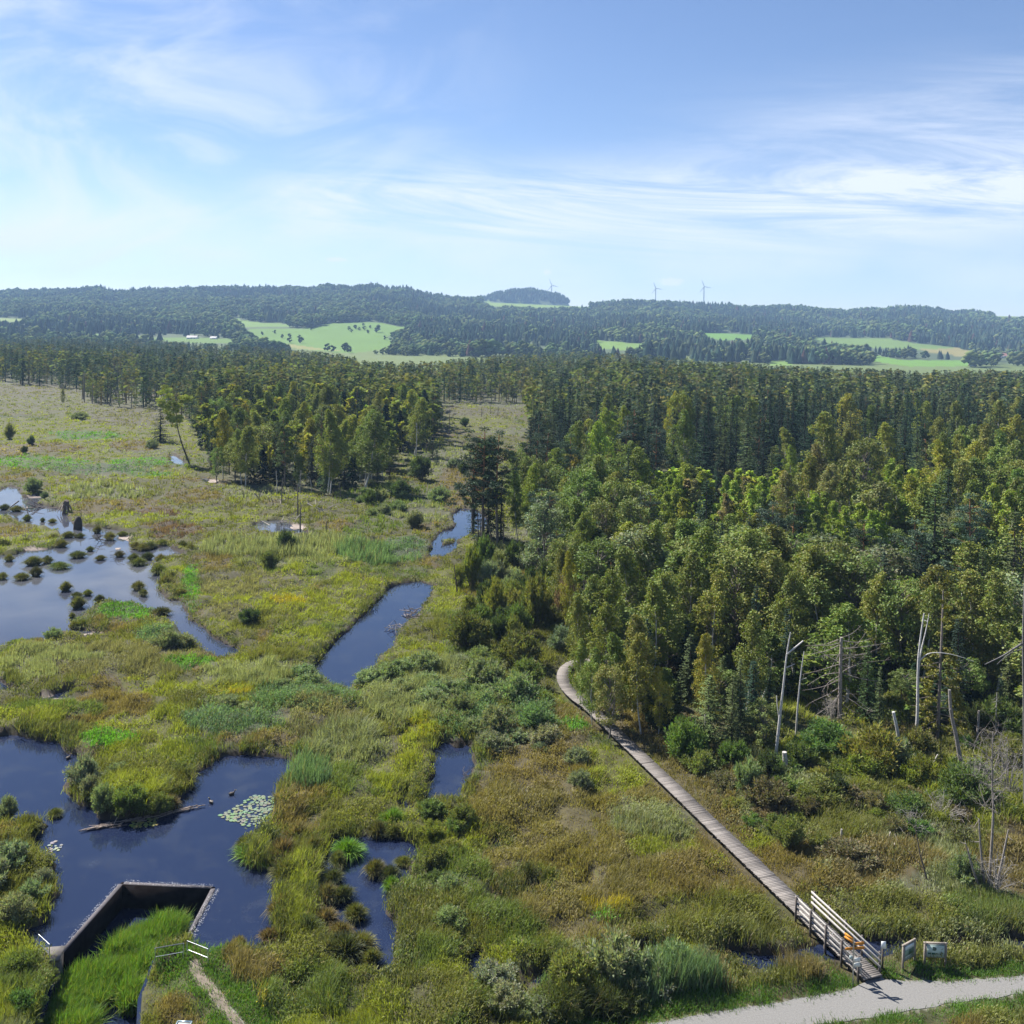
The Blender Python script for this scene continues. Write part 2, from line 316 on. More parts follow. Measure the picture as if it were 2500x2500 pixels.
# ------------------------------------------------------------------ the marsh: outlines of open water (photograph pixels at water level)
POND_PX = [
 # broad shallow lagoon on the left
 [(-260,1185),(0,1196),(26,1187),(44,1194),(57,1216),(114,1207),(117,1220),(88,1229),(110,1236),(152,1245),(176,1278),(207,1286),(246,1289),(282,1295),(317,1304),(310,1317),(317,1335),(378,1339),(409,1333),(447,1352),(449,1359),(409,1361),(374,1379),(372,1390),(383,1401),(400,1414),(392,1427),(387,1440),(400,1454),(405,1462),(449,1471),(449,1484),(455,1498),(466,1515),(493,1533),(515,1555),(541,1568),(568,1582),(592,1590),(555,1606),(528,1604),(512,1594),(482,1570),(452,1554),(422,1524),(392,1515),(383,1498),(326,1476),(264,1467),(220,1484),(211,1502),(167,1524),(163,1537),(246,1542),(233,1555),(194,1550),(154,1546),(114,1559),(44,1572),(0,1588),(-260,1610)],
 # dark sliver under the grey sedge bank
 [(-130,1656),(4,1660),(18,1678),(48,1696),(110,1702),(172,1685),(198,1687),(167,1704),(123,1715),(70,1706),(26,1691),(0,1685),(-130,1685)],
 # long pond in the middle
 [(850,1537),(805,1585),(770,1628),(780,1650),(812,1672),(850,1684),(876,1664),(907,1638),(929,1603),(956,1581),(969,1559),(982,1537),(1017,1502),(1030,1484),(1048,1453),(1061,1432),(1026,1420),(995,1424),(960,1432),(938,1449),(894,1497)],
 # small pond by the twin pine
 [(1048,1363),(1053,1335),(1064,1313),(1078,1297),(1112,1290),(1106,1255),(1130,1241),(1170,1248),(1192,1270),(1180,1300),(1150,1303),(1118,1322),(1114,1342),(1085,1362)],
 # brown pool under the dead stand
 [(616,1284),(638,1273),(686,1271),(726,1286),(766,1310),(704,1304),(638,1302)],
 # runnel beside the leaning birch
 [(414,1110),(424,1110),(440,1120),(457,1133),(440,1139),(420,1129)],
 [(492,1166),(512,1172),(534,1184),(520,1186),(498,1178)],
 # left part of the near pond, above the stick dam
 [(-240,1790),(0,1797),(26,1794),(66,1805),(106,1810),(145,1806),(154,1828),(194,1850),(198,1872),(176,1880),(161,1902),(163,1938),(194,1960),(214,1972),(186,1984),(140,2008),(95,2023),(70,2019),(26,2025),(0,1999),(-240,1990)],
 # near pond
 [(95,2027),(132,2006),(176,1986),(216,1976),(246,1995),(282,2004),(334,1999),(374,1999),(431,1982),(433,1960),(466,1929),(466,1907),(484,1894),(515,1863),(554,1845),(616,1845),(682,1850),(722,1858),(704,1889),(691,1911),(695,1929),(682,1946),(673,1964),(664,1995),(634,2025),(616,2048),(594,2087),(594,2105),(616,2122),(651,2127),(686,2140),(678,2175),(669,2219),(664,2254),(673,2294),(695,2316),(640,2324),(572,2322),(540,2326),(510,2330),(484,2312),(458,2296),(430,2312),(372,2330),(200,2400),(150,2400),(140,2372),(104,2345),(80,2330),(53,2303),(70,2276),(110,2254),(114,2224),(141,2184),(132,2149),(136,2109),(101,2100),(79,2065)],
 # upright pond in the brown meadow
 [(1066,1828),(1088,1814),(1114,1823),(1145,1814),(1154,1867),(1140,1907),(1132,1938),(1114,1966),(1070,1955),(1039,1960),(1044,1924),(1057,1898),(1061,1854)],
 # tussock channel
 [(790,2095),(805,2055),(850,2043),(905,2036),(982,2044),(1013,2060),(1017,2096),(1000,2118),(995,2144),(960,2188),(947,2228),(960,2263),(960,2307),(951,2347),(951,2376),(900,2392),(850,2382),(845,2330),(800,2290),(765,2265),(770,2225),(785,2205),(765,2165),(775,2130)],
 [(975,1950),(990,1940),(1000,1972),(985,1980)],
 [(1178,2216),(1198,2188),(1233,2193),(1228,2218)], [(1275,2164),(1300,2150),(1345,2170),(1330,2186),(1290,2184)], [(1185,2045),(1215,2050),(1220,2062),(1195,2067)],
 # the ditch along the gravel track
 [(1140,2325),(1180,2318),(1192,2340),(1175,2362),(1178,2400),(1150,2424),(1140,2380)],
 [(1280,2396),(1340,2375),(1420,2362),(1425,2392),(1350,2414),(1290,2414)], [(1540,2320),(1590,2310),(1630,2328),(1615,2356),(1560,2364)],
 [(1740,2332),(1790,2322),(1860,2334),(1932,2326),(2006,2310),(2060,2300),(2130,2296),(2220,2304),(2310,2300),(2400,2310),(2500,2288),(2720,2270),(2720,2310),(2500,2322),(2400,2338),(2310,2330),(2200,2340),(2130,2336),(2060,2350),(1990,2352),(1930,2372),(1880,2388),(1850,2370),(1780,2362)],
]
PONDS = [poly(p, 0.0) for p in POND_PX]
ISLES = [poly(p, 0.1) for p in [
 [(-260,1256),(26,1260),(48,1273),(106,1286),(145,1295),(158,1326),(128,1339),(84,1339),(40,1352),(0,1357),(-260,1360)],
 [(1076,1328),(1090,1318),(1112,1317),(1110,1325),(1080,1333)],
 [(700,2140),(760,2080),(790,2100),(770,2180),(730,2180)]]]
# low water below the overflow weir
WEIR_IN = poly([(150, 2334), (300, 2160), (515, 2171), (452, 2292)], 0.0)
LOW = np.vstack([WEIR_IN, poly([(372, 2345), (336, 2440), (330, 2560), (60, 2580), (112, 2470), (140, 2375)], 0.0)])
MUD = [(304,1313,24,14),(85,1214,32,5),(85,1343,44,5),(211,1548,40,7),(612,1541,30,14),(140,1706,50,6),(730,1288,36,8),(205,1872,20,10),(290,1340,14,6),(515,1176,20,6),(660,1262,40,4)]
def mud_at(px, py):
    m = np.zeros(px.shape)
    for (x, y, a, b) in MUD: m = np.maximum(m, 1 - np.sqrt(((px - x) / a) ** 2 + ((py - y) / b) ** 2))
    return np.where(m > 0, m - .5 * vnoise(px / 9, py / 4, 66), 0)
TRACK = poly([(1300,2566),(1590,2500),(1650,2486),(1760,2470),(1914,2444),(2046,2422),(2100,2406),(2119,2392),(2124,2382),(2146,2379),(2160,2390),(2200,2394),(2310,2396),(2500,2382),(2800,2356),(2800,2396),(2500,2426),(2310,2452),(2134,2483),(1990,2504),(1800,2540),(1500,2600),(1300,2640)], 0.45)
FOOT_L = poly([(470,2350),(484,2382),(500,2402),(525,2432),(550,2462),(578,2500),(610,2560)], 0.35)
def ribbon(line, w):
    t = unit(np.gradient(line, axis=0)); nrm = np.stack([-t[:, 1], t[:, 0]], 1); return np.vstack([line + nrm * w, (line - nrm * w)[::-1]])
FOOT = ribbon(FOOT_L, .27)
WALK_PX = [(1440,1612),(1408,1616),(1390,1624),(1379,1634),(1374,1648),(1376,1664),(1386,1682),(1403,1700),(1424,1716),(1448,1735),(1620,1899),(1790,2061),(1960,2223),(2130,2385)]
WALK = at(np.array([p[0] for p in WALK_PX], float), np.array([p[1] for p in WALK_PX], float), 0.62)[:, :2]

# ridge of the hills: (photograph x, y of the bare ground on the skyline)
RIDGE = np.array([(-600,716),(0,719),(150,716),(240,709),(270,720),(400,713),(560,708),(750,710),(900,704),(990,712),(1080,732),(1180,738),(1435,749),(1550,742),(1660,748),(1830,757),(1950,757),(2050,767),(2130,763),(2240,759),(2330,768),(2420,771),(2560,775),(3100,780)], float)
Y0, Y1 = 1400.0, 3600.0
def terrain(x, y):
    x = np.asarray(x, float); y = np.asarray(y, float)
    px = CX + F * x / np.maximum(y, 1.0)
    yr = np.interp(px, RIDGE[:, 0], RIDGE[:, 1])
    zr = HC + (yh(px) - yr) * Y1 / F
    t = np.clip((y - Y0) / (Y1 - Y0), 0, 1)
    z = zr * (0.30 * t + 0.70 * t * t * (1.75 - 0.75 * t))
    roll = (fbm(x / 420.0, y / 420.0, 5, 3) - 0.5) * 26 * np.clip(t * 4, 0, 1) * np.clip((1 - t) * 4, 0, 1)
    z = z + roll - 26 * sstep(3620, 4200, y)
    w = (y - 4700.0) / 320.0
    top = HC + (yh(1284.0) - 713.0) * 4700.0 / F - (zr - 26)
    z = z + top * np.interp(px, [1110, 1150, 1202, 1246, 1290, 1334, 1374, 1390, 1400], [0, .45, .76, .96, 1, .94, .72, .5, 0]) * np.clip(1 - np.abs(w) ** 2.2, 0, 1)
    return z * (y > 100)

# ------------------------------------------------------------------ plant cover: what grows where (ellipses in photograph pixels at ground level)
OLIVE=(.150,.158,.044); YGRN=(.220,.245,.036); BRIGHT=(.110,.260,.026); BROWN=(.185,.148,.062); GREY=(.215,.235,.130); BLUE=(.120,.190,.098)
STRAW=(.270,.225,.110); YEL=(.350,.290,.026); PURP=(.140,.090,.066); DARK=(.060,.075,.027); GREYB=(.190,.182,.098); LUSH=(.128,.168,.046)
#        x    y    rx   ry   colour height reed
ZONES = [
 (250,1060,300,44,YGRN,.65,0),(110,985,260,30,(.195,.205,.080),.7,0),(60,955,140,16,GREYB,.8,0),(330,1020,120,24,GREYB,.8,0),(130,1096,80,13,BROWN,.6,0),
 (194,1065,115,11,BRIGHT,.7,0),(78,1066,60,9,YGRN,.6,0),(250,1085,90,9,YGRN,.6,0),(330,1092,62,15,BROWN,.7,0),(34,1098,62,11,STRAW,.6,0),(31,1134,38,9,STRAW,.6,0),
 (95,1130,140,14,BRIGHT,.7,0),(344,1130,90,12,BRIGHT,.7,0),(362,1160,60,8,BRIGHT,.6,0),(233,1148,160,13,BLUE,.9,0),(240,1117,120,9,YGRN,.5,0),
 (380,1212,190,42,OLIVE,.7,0),(300,1235,130,16,BROWN,.6,0),(470,1215,70,22,BROWN,.6,0),(259,1204,105,18,GREY,1.4,1),(374,1258,75,11,PURP,.6,0),(422,1298,62,20,PURP,.7,0),(300,1268,110,12,YGRN,.6,0),(500,1265,60,14,YGRN,.6,0),
 (60,1310,90,28,YGRN,.6,0),(20,1300,60,20,BROWN,.6,0),
 (1180,1010,110,14,GREYB,.8,0),(1150,1035,120,18,YGRN,.6,0),(1180,1080,90,20,OLIVE,.7,0),(1100,1130,60,40,GREY,.9,0),(1130,1170,60,30,BROWN,.7,0),(950,1235,160,55,LUSH,.9,0),(1020,1260,80,25,GREY,.9,1),(780,1250,140,26,OLIVE,.7,0),(1110,1230,40,26,BROWN,.7,0),
 (690,1338,200,26,GREY,1.9,1),(560,1345,90,16,GREY,1.6,1),(920,1356,110,26,BLUE,1.7,1),(1000,1340,60,26,BLUE,1.2,0),(720,1376,140,9,GREY,.9,0),
 (580,1430,150,36,GREYB,.7,0),(750,1482,150,44,YGRN,.7,0),(704,1467,55,7,YEL,.7,0),(895,1432,95,28,YGRN,.7,0),(466,1440,20,62,BRIGHT,.6,0),(960,1400,90,16,LUSH,.8,0),(748,1575,85,42,YGRN,.8,0),(640,1520,90,24,OLIVE,.8,0),(560,1500,60,24,GREYB,.9,0),(690,1600,80,26,OLIVE,1.0,0),
 (300,1497,85,24,BRIGHT,.7,0),(230,1492,30,18,LUSH,.7,0),(410,1560,80,28,BLUE,1.1,0),(264,1612,240,46,GREYB,.8,0),(60,1640,80,36,GREY,.9,1),(150,1600,110,22,GREY,.8,1),
 (462,1621,75,14,BRIGHT,.7,0),(563,1685,60,24,YEL,.8,0),(560,1672,70,30,YGRN,.7,0),(396,1680,120,22,YGRN,.7,0),(250,1684,60,20,BROWN,.7,0),(640,1650,150,34,GREY,1.1,0),(740,1715,130,44,BLUE,1.2,0),(130,1735,120,26,LUSH,.8,0),(60,1765,90,24,YGRN,.8,0),
 (264,1815,75,23,BRIGHT,1.0,0),(352,1848,120,32,YGRN,.8,0),(396,1772,170,34,YGRN,.7,0),(570,1768,120,36,BLUE,1.1,0),(640,1818,110,15,BROWN,.9,0),(790,1770,90,60,GREYB,1.0,0),(350,1910,120,40,OLIVE,.9,0),(330,1950,90,40,YGRN,1.0,0),
 (757,1880,60,50,BLUE,1.5,1),(850,1830,110,50,GREY,1.2,0),(880,1900,80,50,LUSH,.9,0),(740,1990,90,60,BROWN,.8,0),(700,2070,60,40,OLIVE,.8,0),(860,1990,120,50,OLIVE,.8,0),
 (1200,1760,150,80,BLUE,1.3,0),(1000,1720,120,60,GREY,1.1,0),(1026,1825,46,72,YEL,.7,0),(1026,1825,46,72,YGRN,.8,0),(950,1900,60,40,YGRN,.8,0),(880,1655,50,30,YGRN,.8,0),(1000,1610,90,60,YGRN,.8,0),(1040,1540,60,40,OLIVE,.9,0),(1080,1470,70,30,YGRN,.8,0),(1082,1622,24,8,YEL,.8,0),(1100,1650,110,40,GREY,1.0,0),
 (1466,2010,340,300,BROWN,.75,0),(1430,2040,300,260,(.185,.160,.060),.75,0),(1600,2010,110,50,GREY,.8,0),(1620,2075,90,26,YGRN,.75,0),(1500,1880,110,60,YGRN,.7,0),(1391,1783,46,13,BRIGHT,.7,0),(1475,1812,40,18,LUSH,.6,0),(1760,2150,130,60,BROWN,.75,0),(1330,1880,110,60,BROWN,.8,0),(1480,2225,60,14,YEL,.7,0),(1475,2256,32,10,BRIGHT,.8,0),(1700,2260,200,50,OLIVE,.8,0),
 (1100,2060,100,60,YGRN,.9,0),(1080,2160,120,90,LUSH,1.0,0),(1050,2260,100,70,OLIVE,1.0,0),(1080,2350,130,40,LUSH,1.1,0),(1180,2380,160,50,YGRN,.9,0),(1000,2440,240,60,OLIVE,.9,0),(880,2470,120,60,YGRN,.9,0),
 (1510,2428,270,36,BLUE,1.4,1),(1330,2455,180,40,LUSH,1.3,0),(1420,2470,150,30,DARK,1.4,0),(1990,2378,100,24,BROWN,.9,0),
 (2046,2118,280,66,BROWN,.75,0),(2200,2230,260,46,OLIVE,.8,0),(1900,2120,80,60,BROWN,.75,0),(2310,1950,230,80,YGRN,.9,0),(2100,1990,200,60,OLIVE,.9,0),(2420,2230,120,40,LUSH,.9,0),(1740,2040,40,60,BROWN,.8,0),(2300,2352,320,26,OLIVE,.8,0),
 (440,2410,80,50,LUSH,.45,0),(600,2400,110,60,BROWN,.9,0),(686,2435,60,36,YEL,.9,0),(560,2440,60,60,LUSH,.5,0),(600,2490,140,40,LUSH,.6,0),(760,2430,120,60,LUSH,1.0,0),(400,2350,40,24,PURP,.9,0),(30,2400,110,60,LUSH,.9,0),(2250,2470,340,40,LUSH,.5,0),
]
def cover(x, y, px, py, g):
    """colour, height and reediness of the plant cover at ground points (x, y)"""
    n = len(x); a = fbm(x / 9.0, y / 14.0, 11, 4); b = fbm(x / 4.0, y / 6.0, 23, 3); c = fbm(x / 26.0, y / 40.0, 31, 3)
    C = np.empty((n, 3)); C[:] = OLIVE; H = np.full(n, .7); RD = np.zeros(n, bool)
    C[a > .56] = YGRN; C[(b > .58) & (a < .5)] = BROWN; C[c > .62] = GREY; C[(c < .36) & (b > .45)] = LUSH
    wob = (fbm(x / 3.0, y / 5.0, 41, 3) - .5) * 1.1
    for (zx, zy, rx, ry, cc, h, rd) in ZONES:
        d = ((px - zx) / rx) ** 2 + ((py - zy) / ry) ** 2
        m = (d + wob < 1.0) & (g.random(n) < np.clip(1.45 - d * 0.75, .3, .9))
        C[m] = cc; H[m] = h; RD[m] = bool(rd)
    return C, H, RD

# ------------------------------------------------------------------ ground sheet out to the hills
rr = np.concatenate([6 * 1.05 ** np.arange(34), 31.5 * 1.0065 ** np.arange(430), 510 * 1.021 ** np.arange(140)])
rr = rr[np.concatenate([[True], np.diff(rr) > 0])]
tt = np.linspace(R(-48), R(48), 860)
gx = np.outer(rr, np.sin(tt)).ravel(); gy = np.outer(rr, np.cos(tt)).ravel()
near = gy < 420
def land_sdf(P):
    d = sdf(P, PONDS); e = sdf(P, ISLES)
    return np.where(e < 0, np.maximum(d, -e), d)
D_W = np.full(len(gx), 8.0); D_W[near] = land_sdf(np.stack([gx, gy], 1)[near])
D_L = np.full(len(gx), 8.0); D_L[near] = sdf(np.stack([gx, gy], 1)[near], [LOW])
D_T = np.full(len(gx), 8.0); D_T[near] = sdf(np.stack([gx, gy], 1)[near], [TRACK, FOOT])
def base_height(x, y, dw, dl, dt, px, py):
    hum = (fbm(x / 1.9, y / 2.1, 3, 2) - .5) * .95 + (fbm(x / 6, y / 7, 9, 2) - .5) * .6
    z = np.maximum(.46 + hum, .10)
    z = np.minimum(z, -.9 + (np.clip(dw + (fbm(x / 1.3, y / 1.3, 77, 2) - .5) * .9, -1.5, 1.5) + .62) * 1.5)
    mu = mud_at(px, py); mm = (mu > 0) & (dw < 1.2)
    z = np.where(mm, np.maximum(np.minimum(z, .12), -.10 + .5 * np.clip(mu, 0, .3) + (fbm(x / 2, y / 2, 8, 2) - .5) * .06), z)
    z = np.where(dt < .9, .43 + (z - .43) * sstep(.1, .9, dt), z)
    kx = np.where((y < 125) & (x > 0) & (x < 30))[0]
    if len(kx):
        wd = seg_dist(np.stack([x[kx], y[kx]], 1), WALK, closed=False); z[kx] = np.minimum(z[kx], .16 + .30 * np.maximum(wd - .9, 0))
    low = -2.05 + np.clip(dl, 0, 2.4) * 11.0
    return np.where(dl < 0.02, -2.05, np.where((dl < 2.4) & (y < 61.0) & (dw > 0), np.minimum(z, low), z))
gpx, gpy = proj(np.stack([gx, np.maximum(gy, 2), np.zeros_like(gx)], 1))
gz = base_height(gx, gy, D_W, D_L, D_T, gpx, gpy)
gz = gz * (1 - sstep(700, 1300, gy)) + terrain(gx, gy)
gz = np.where(gy > 700, np.maximum(gz, terrain(gx, gy) + 0.3), gz)
FIELDS = [   # sunlit pastures and ploughland on the lower slopes
 ([(590,806),(640,802),(700,802),(760,800),(800,790),(850,787),(910,785),(1008,803),(965,814),(945,826),(960,836),(950,848),(890,860),(830,862),(720,850),(640,834),(610,818)], (.115,.195,.035)),
 ([(640,830),(690,838),(800,853),(850,858),(730,852)], (.240,.215,.110)), ([(-60,775),(0,776),(90,779),(100,785),(0,787),(-60,787)], (.165,.205,.070)), ([(-60,806),(0,807),(240,814),(246,819),(0,815),(-60,815)], (.130,.215,.060)),
 ([(1172,735),(1300,737),(1440,745),(1436,752),(1200,750)], (.170,.235,.065)), ([(1446,830),(1585,841),(1562,857),(1470,852)], (.150,.230,.060)), ([(1692,813),(1760,813),(1842,818),(1838,829),(1760,831)], (.120,.235,.040)),
 ([(1990,823),(2150,826),(2290,845),(2342,850),(2230,853),(2080,847),(1980,835)], (.135,.195,.060)), ([(2226,853),(2340,850),(2384,862),(2362,872),(2280,862)], (.250,.195,.125)),
 ([(2110,862),(2200,879),(2372,880),(2372,894),(2220,895),(2130,882)], (.130,.235,.050)), ([(1878,880),(1932,881),(1932,892),(1880,892)], (.150,.230,.060)), ([(2416,766),(2560,770),(2560,776),(2430,774)], (.180,.230,.080)),
 ([(560,776),(640,788),(720,792),(700,800),(600,800)], (.140,.215,.060)), ([(300,822),(560,826),(600,838),(420,836)], (.110,.180,.040))]
fpx, fpy = proj(np.stack([gx, np.maximum(gy, 2), gz], 1))
g0 = np.random.default_rng(3)
gc, _, _ = cover(gx, gy, gpx, gpy, g0); gc = gc * .20 + np.array([.020, .017, .010])
soil = np.array([.045, .036, .026]); wet = D_W < .35
gc[wet] = soil * .8
k = mud_at(gpx, gpy); km = (k > .02) & (D_W < 1.2) & near; gc[km] = np.array([.235, .195, .170]) * (.85 + .3 * fbm(gx / 3, gy / 3, 4, 2))[km, None]
fm = D_T < .02; gc[fm] = (.20, .19, .16)
far = gy > 900
gc[far] = np.array([.050, .072, .026]); gc[far & (gy < 1620)] = np.array([.090, .120, .030])
for pts, cc in FIELDS:
    q = np.array(pts, float); mfi = far & inside(np.stack([fpx, fpy], 1), q)
    gc[mfi] = np.array(cc) * np.array([.68, .76, .36]) * (.88 + .24 * fbm(gx / 60, gy / 60, 14, 3))[mfi, None]
nr, nt_ = len(rr), len(tt); ii = (np.arange(nr - 1)[:, None] * nt_ + np.arange(nt_ - 1)[None, :]).ravel()
me = mesh_np('ground', np.stack([gx, gy, gz], 1), np.stack([ii, ii + 1, ii + nt_ + 1, ii + nt_], 1)[:, ::-1], gc, GROUND, smooth=True)
tag(put('ground', me), kind='structure')

# water: one sheet at pond level with the weir basin left out, one sheet below the weir
from mathutils.geometry import delaunay_2d_cdt
def sheet(outer, hole, z, name, mat):
    pts = [Vector(p) for p in list(outer) + list(hole)]; no = len(outer); nh = len(hole)
    ed = [(i, (i + 1) % no) for i in range(no)] + [(no + i, no + (i + 1) % nh) for i in range(nh)]
    v, _, f, _, _, _ = delaunay_2d_cdt(pts, ed, [], 0, 1e-5)
    V = np.array([[p.x, p.y, z] for p in v]); T = np.array([t for t in f])
    c = V[T].mean(1)[:, :2]
    if nh: T = T[~inside(c, np.array(hole))]
    e1 = V[T[:, 1]] - V[T[:, 0]]; e2 = V[T[:, 2]] - V[T[:, 0]]; fl = np.cross(e1, e2)[:, 2] < 0; T[fl] = T[fl][:, ::-1]
    me = mesh_np(name, V, T, None, mat); return tag(put(name, me), kind='structure')
sheet([(-260, 5), (260, 5), (260, 420), (-260, 420)], LOW, 0.0, 'water', WATER)
lo = LOW.mean(0); sheet([tuple(lo + (p - lo) * 1.25) for p in LOW], [], -1.55, 'channel_water', WATER)

# gravel track and trodden footpath
def flat_poly(pts, z, name, mat, c):
    v, _, f, _, _, _ = delaunay_2d_cdt([Vector(p) for p in pts], [(i, (i + 1) % len(pts)) for i in range(len(pts))], [], 1, 1e-5)
    V = np.array([[p.x, p.y, z] for p in v]); T = []
    for t in f:
        for q in range(1, len(t) - 1): T.append((t[0], t[q], t[q + 1]))
    T = np.array(T); e1 = V[T[:, 1]] - V[T[:, 0]]; e2 = V[T[:, 2]] - V[T[:, 0]]; fl = np.cross(e1, e2)[:, 2] < 0; T[fl] = T[fl][:, ::-1]
    return tag(put(name, mesh_np(name, V, T, np.tile(c, (len(V), 1)), mat)), kind='structure')
def wobble(pts, step=.35, amp=.11, s=5):
    out = []
    for i in range(len(pts)):
        a, b = pts[i], pts[(i + 1) % len(pts)]; n = max(1, int(np.linalg.norm(b - a) / step))
        for k in range(n): out.append(a + (b - a) * k / n)
    out = np.array(out); return out + np.stack([vnoise(out[:, 0] * 2, out[:, 1] * 2, s) - .5, vnoise(out[:, 0] * 2, out[:, 1] * 2, s + 1) - .5], 1) * 2 * amp
flat_poly(wobble(TRACK), .455, 'gravel_track', GRAVEL, (.165, .162, .156))
flat_poly(wobble(FOOT, .3, .14, 9), .45, 'footpath', GROUND, (.150, .125, .098))
# ------------------------------------------------------------------ grass, sedge and reeds (nobody could count them)
def blades(P, az, lean, L, w, C, simple):
    """grass blades: P base, az heading of the bend, lean 0..1, L length, w width"""
    n = len(P); hd = np.stack([np.cos(az), np.sin(az), np.zeros(n)], 1); sd_ = np.stack([-np.sin(az), np.cos(az), np.zeros(n)], 1)
    tw = rng.random(n) * 6.28; sd_ = sd_ * np.cos(tw)[:, None] + hd * np.sin(tw)[:, None]
    upv = np.array([0, 0, 1.0]); tip = P + (hd * (lean * L)[:, None] + upv * (L * np.sqrt(np.clip(1 - (lean * .85) ** 2, .08, 1)))[:, None])
    s = sd_ * (w / 2)[:, None]
    if simple:
        V = np.stack([P - s, P + s, tip], 1).reshape(-1, 3); T = np.arange(3 * n).reshape(-1, 3); return V, T, np.repeat(C, 3, 0)
    mid = P + (tip - P) * .55 + upv * (L * lean * .22)[:, None] - hd * (L * lean * .12)[:, None]
    V = np.stack([P - s * .8, P + s * .8, mid + s, mid - s, tip], 1).reshape(-1, 3); b = (np.arange(n) * 5)[:, None]
    T = np.concatenate([b + [0, 1, 2], b + [0, 2, 3], b + [3, 2, 4]]); return V, T, np.repeat(C, 5, 0)

def walk_dist(P): return seg_dist(P, WALK, closed=False)
def sample_ground(n, y0, y1, x0=-190, x1=2690):
    """random ground points, thinning with distance as the eye sees it"""
    px = rng.uniform(x0, x1, n); py = rng.uniform(y0, y1, n); P = at(px, py, .3); k = (P[:, 1] > 5) & (P[:, 1] < 950); return P[k][:, :2], px[k], py[k]
FOREST_PX = [(1300,1120),(1290,1190),(1300,1330),(1330,1440),(1390,1540),(1425,1600),(1480,1690),(1560,1740),(1640,1800),(1760,1840),(1880,1840),(2000,1790),(2200,1800),(2330,1790),(2520,1780),(2900,1780),(2900,1095),(1300,1095)]
STAND_PX = [(520,1160),(545,1180),(600,1190),(700,1192),(800,1205),(890,1200),(930,1180),(940,1140),(1000,1100),(1060,1085),(1060,1050),(480,1050),(490,1100)]
BOG_PX = [(-300,845),(-300,930),(0,932),(60,942),(180,952),(205,985),(340,1002),(400,985),(480,1050),(1060,1050),(1062,1000),(1065,985),(1180,985),(1290,985),(1300,1095),(2900,1095),(2900,890),(2300,885),(1500,850),(900,850),(300,835)]
def in_forest(px, py):
    q = np.stack([px, py], 1)
    return inside(q, np.array(FOREST_PX, float)) | inside(q, np.array(STAND_PX, float)) | inside(q, np.array(BOG_PX, float))

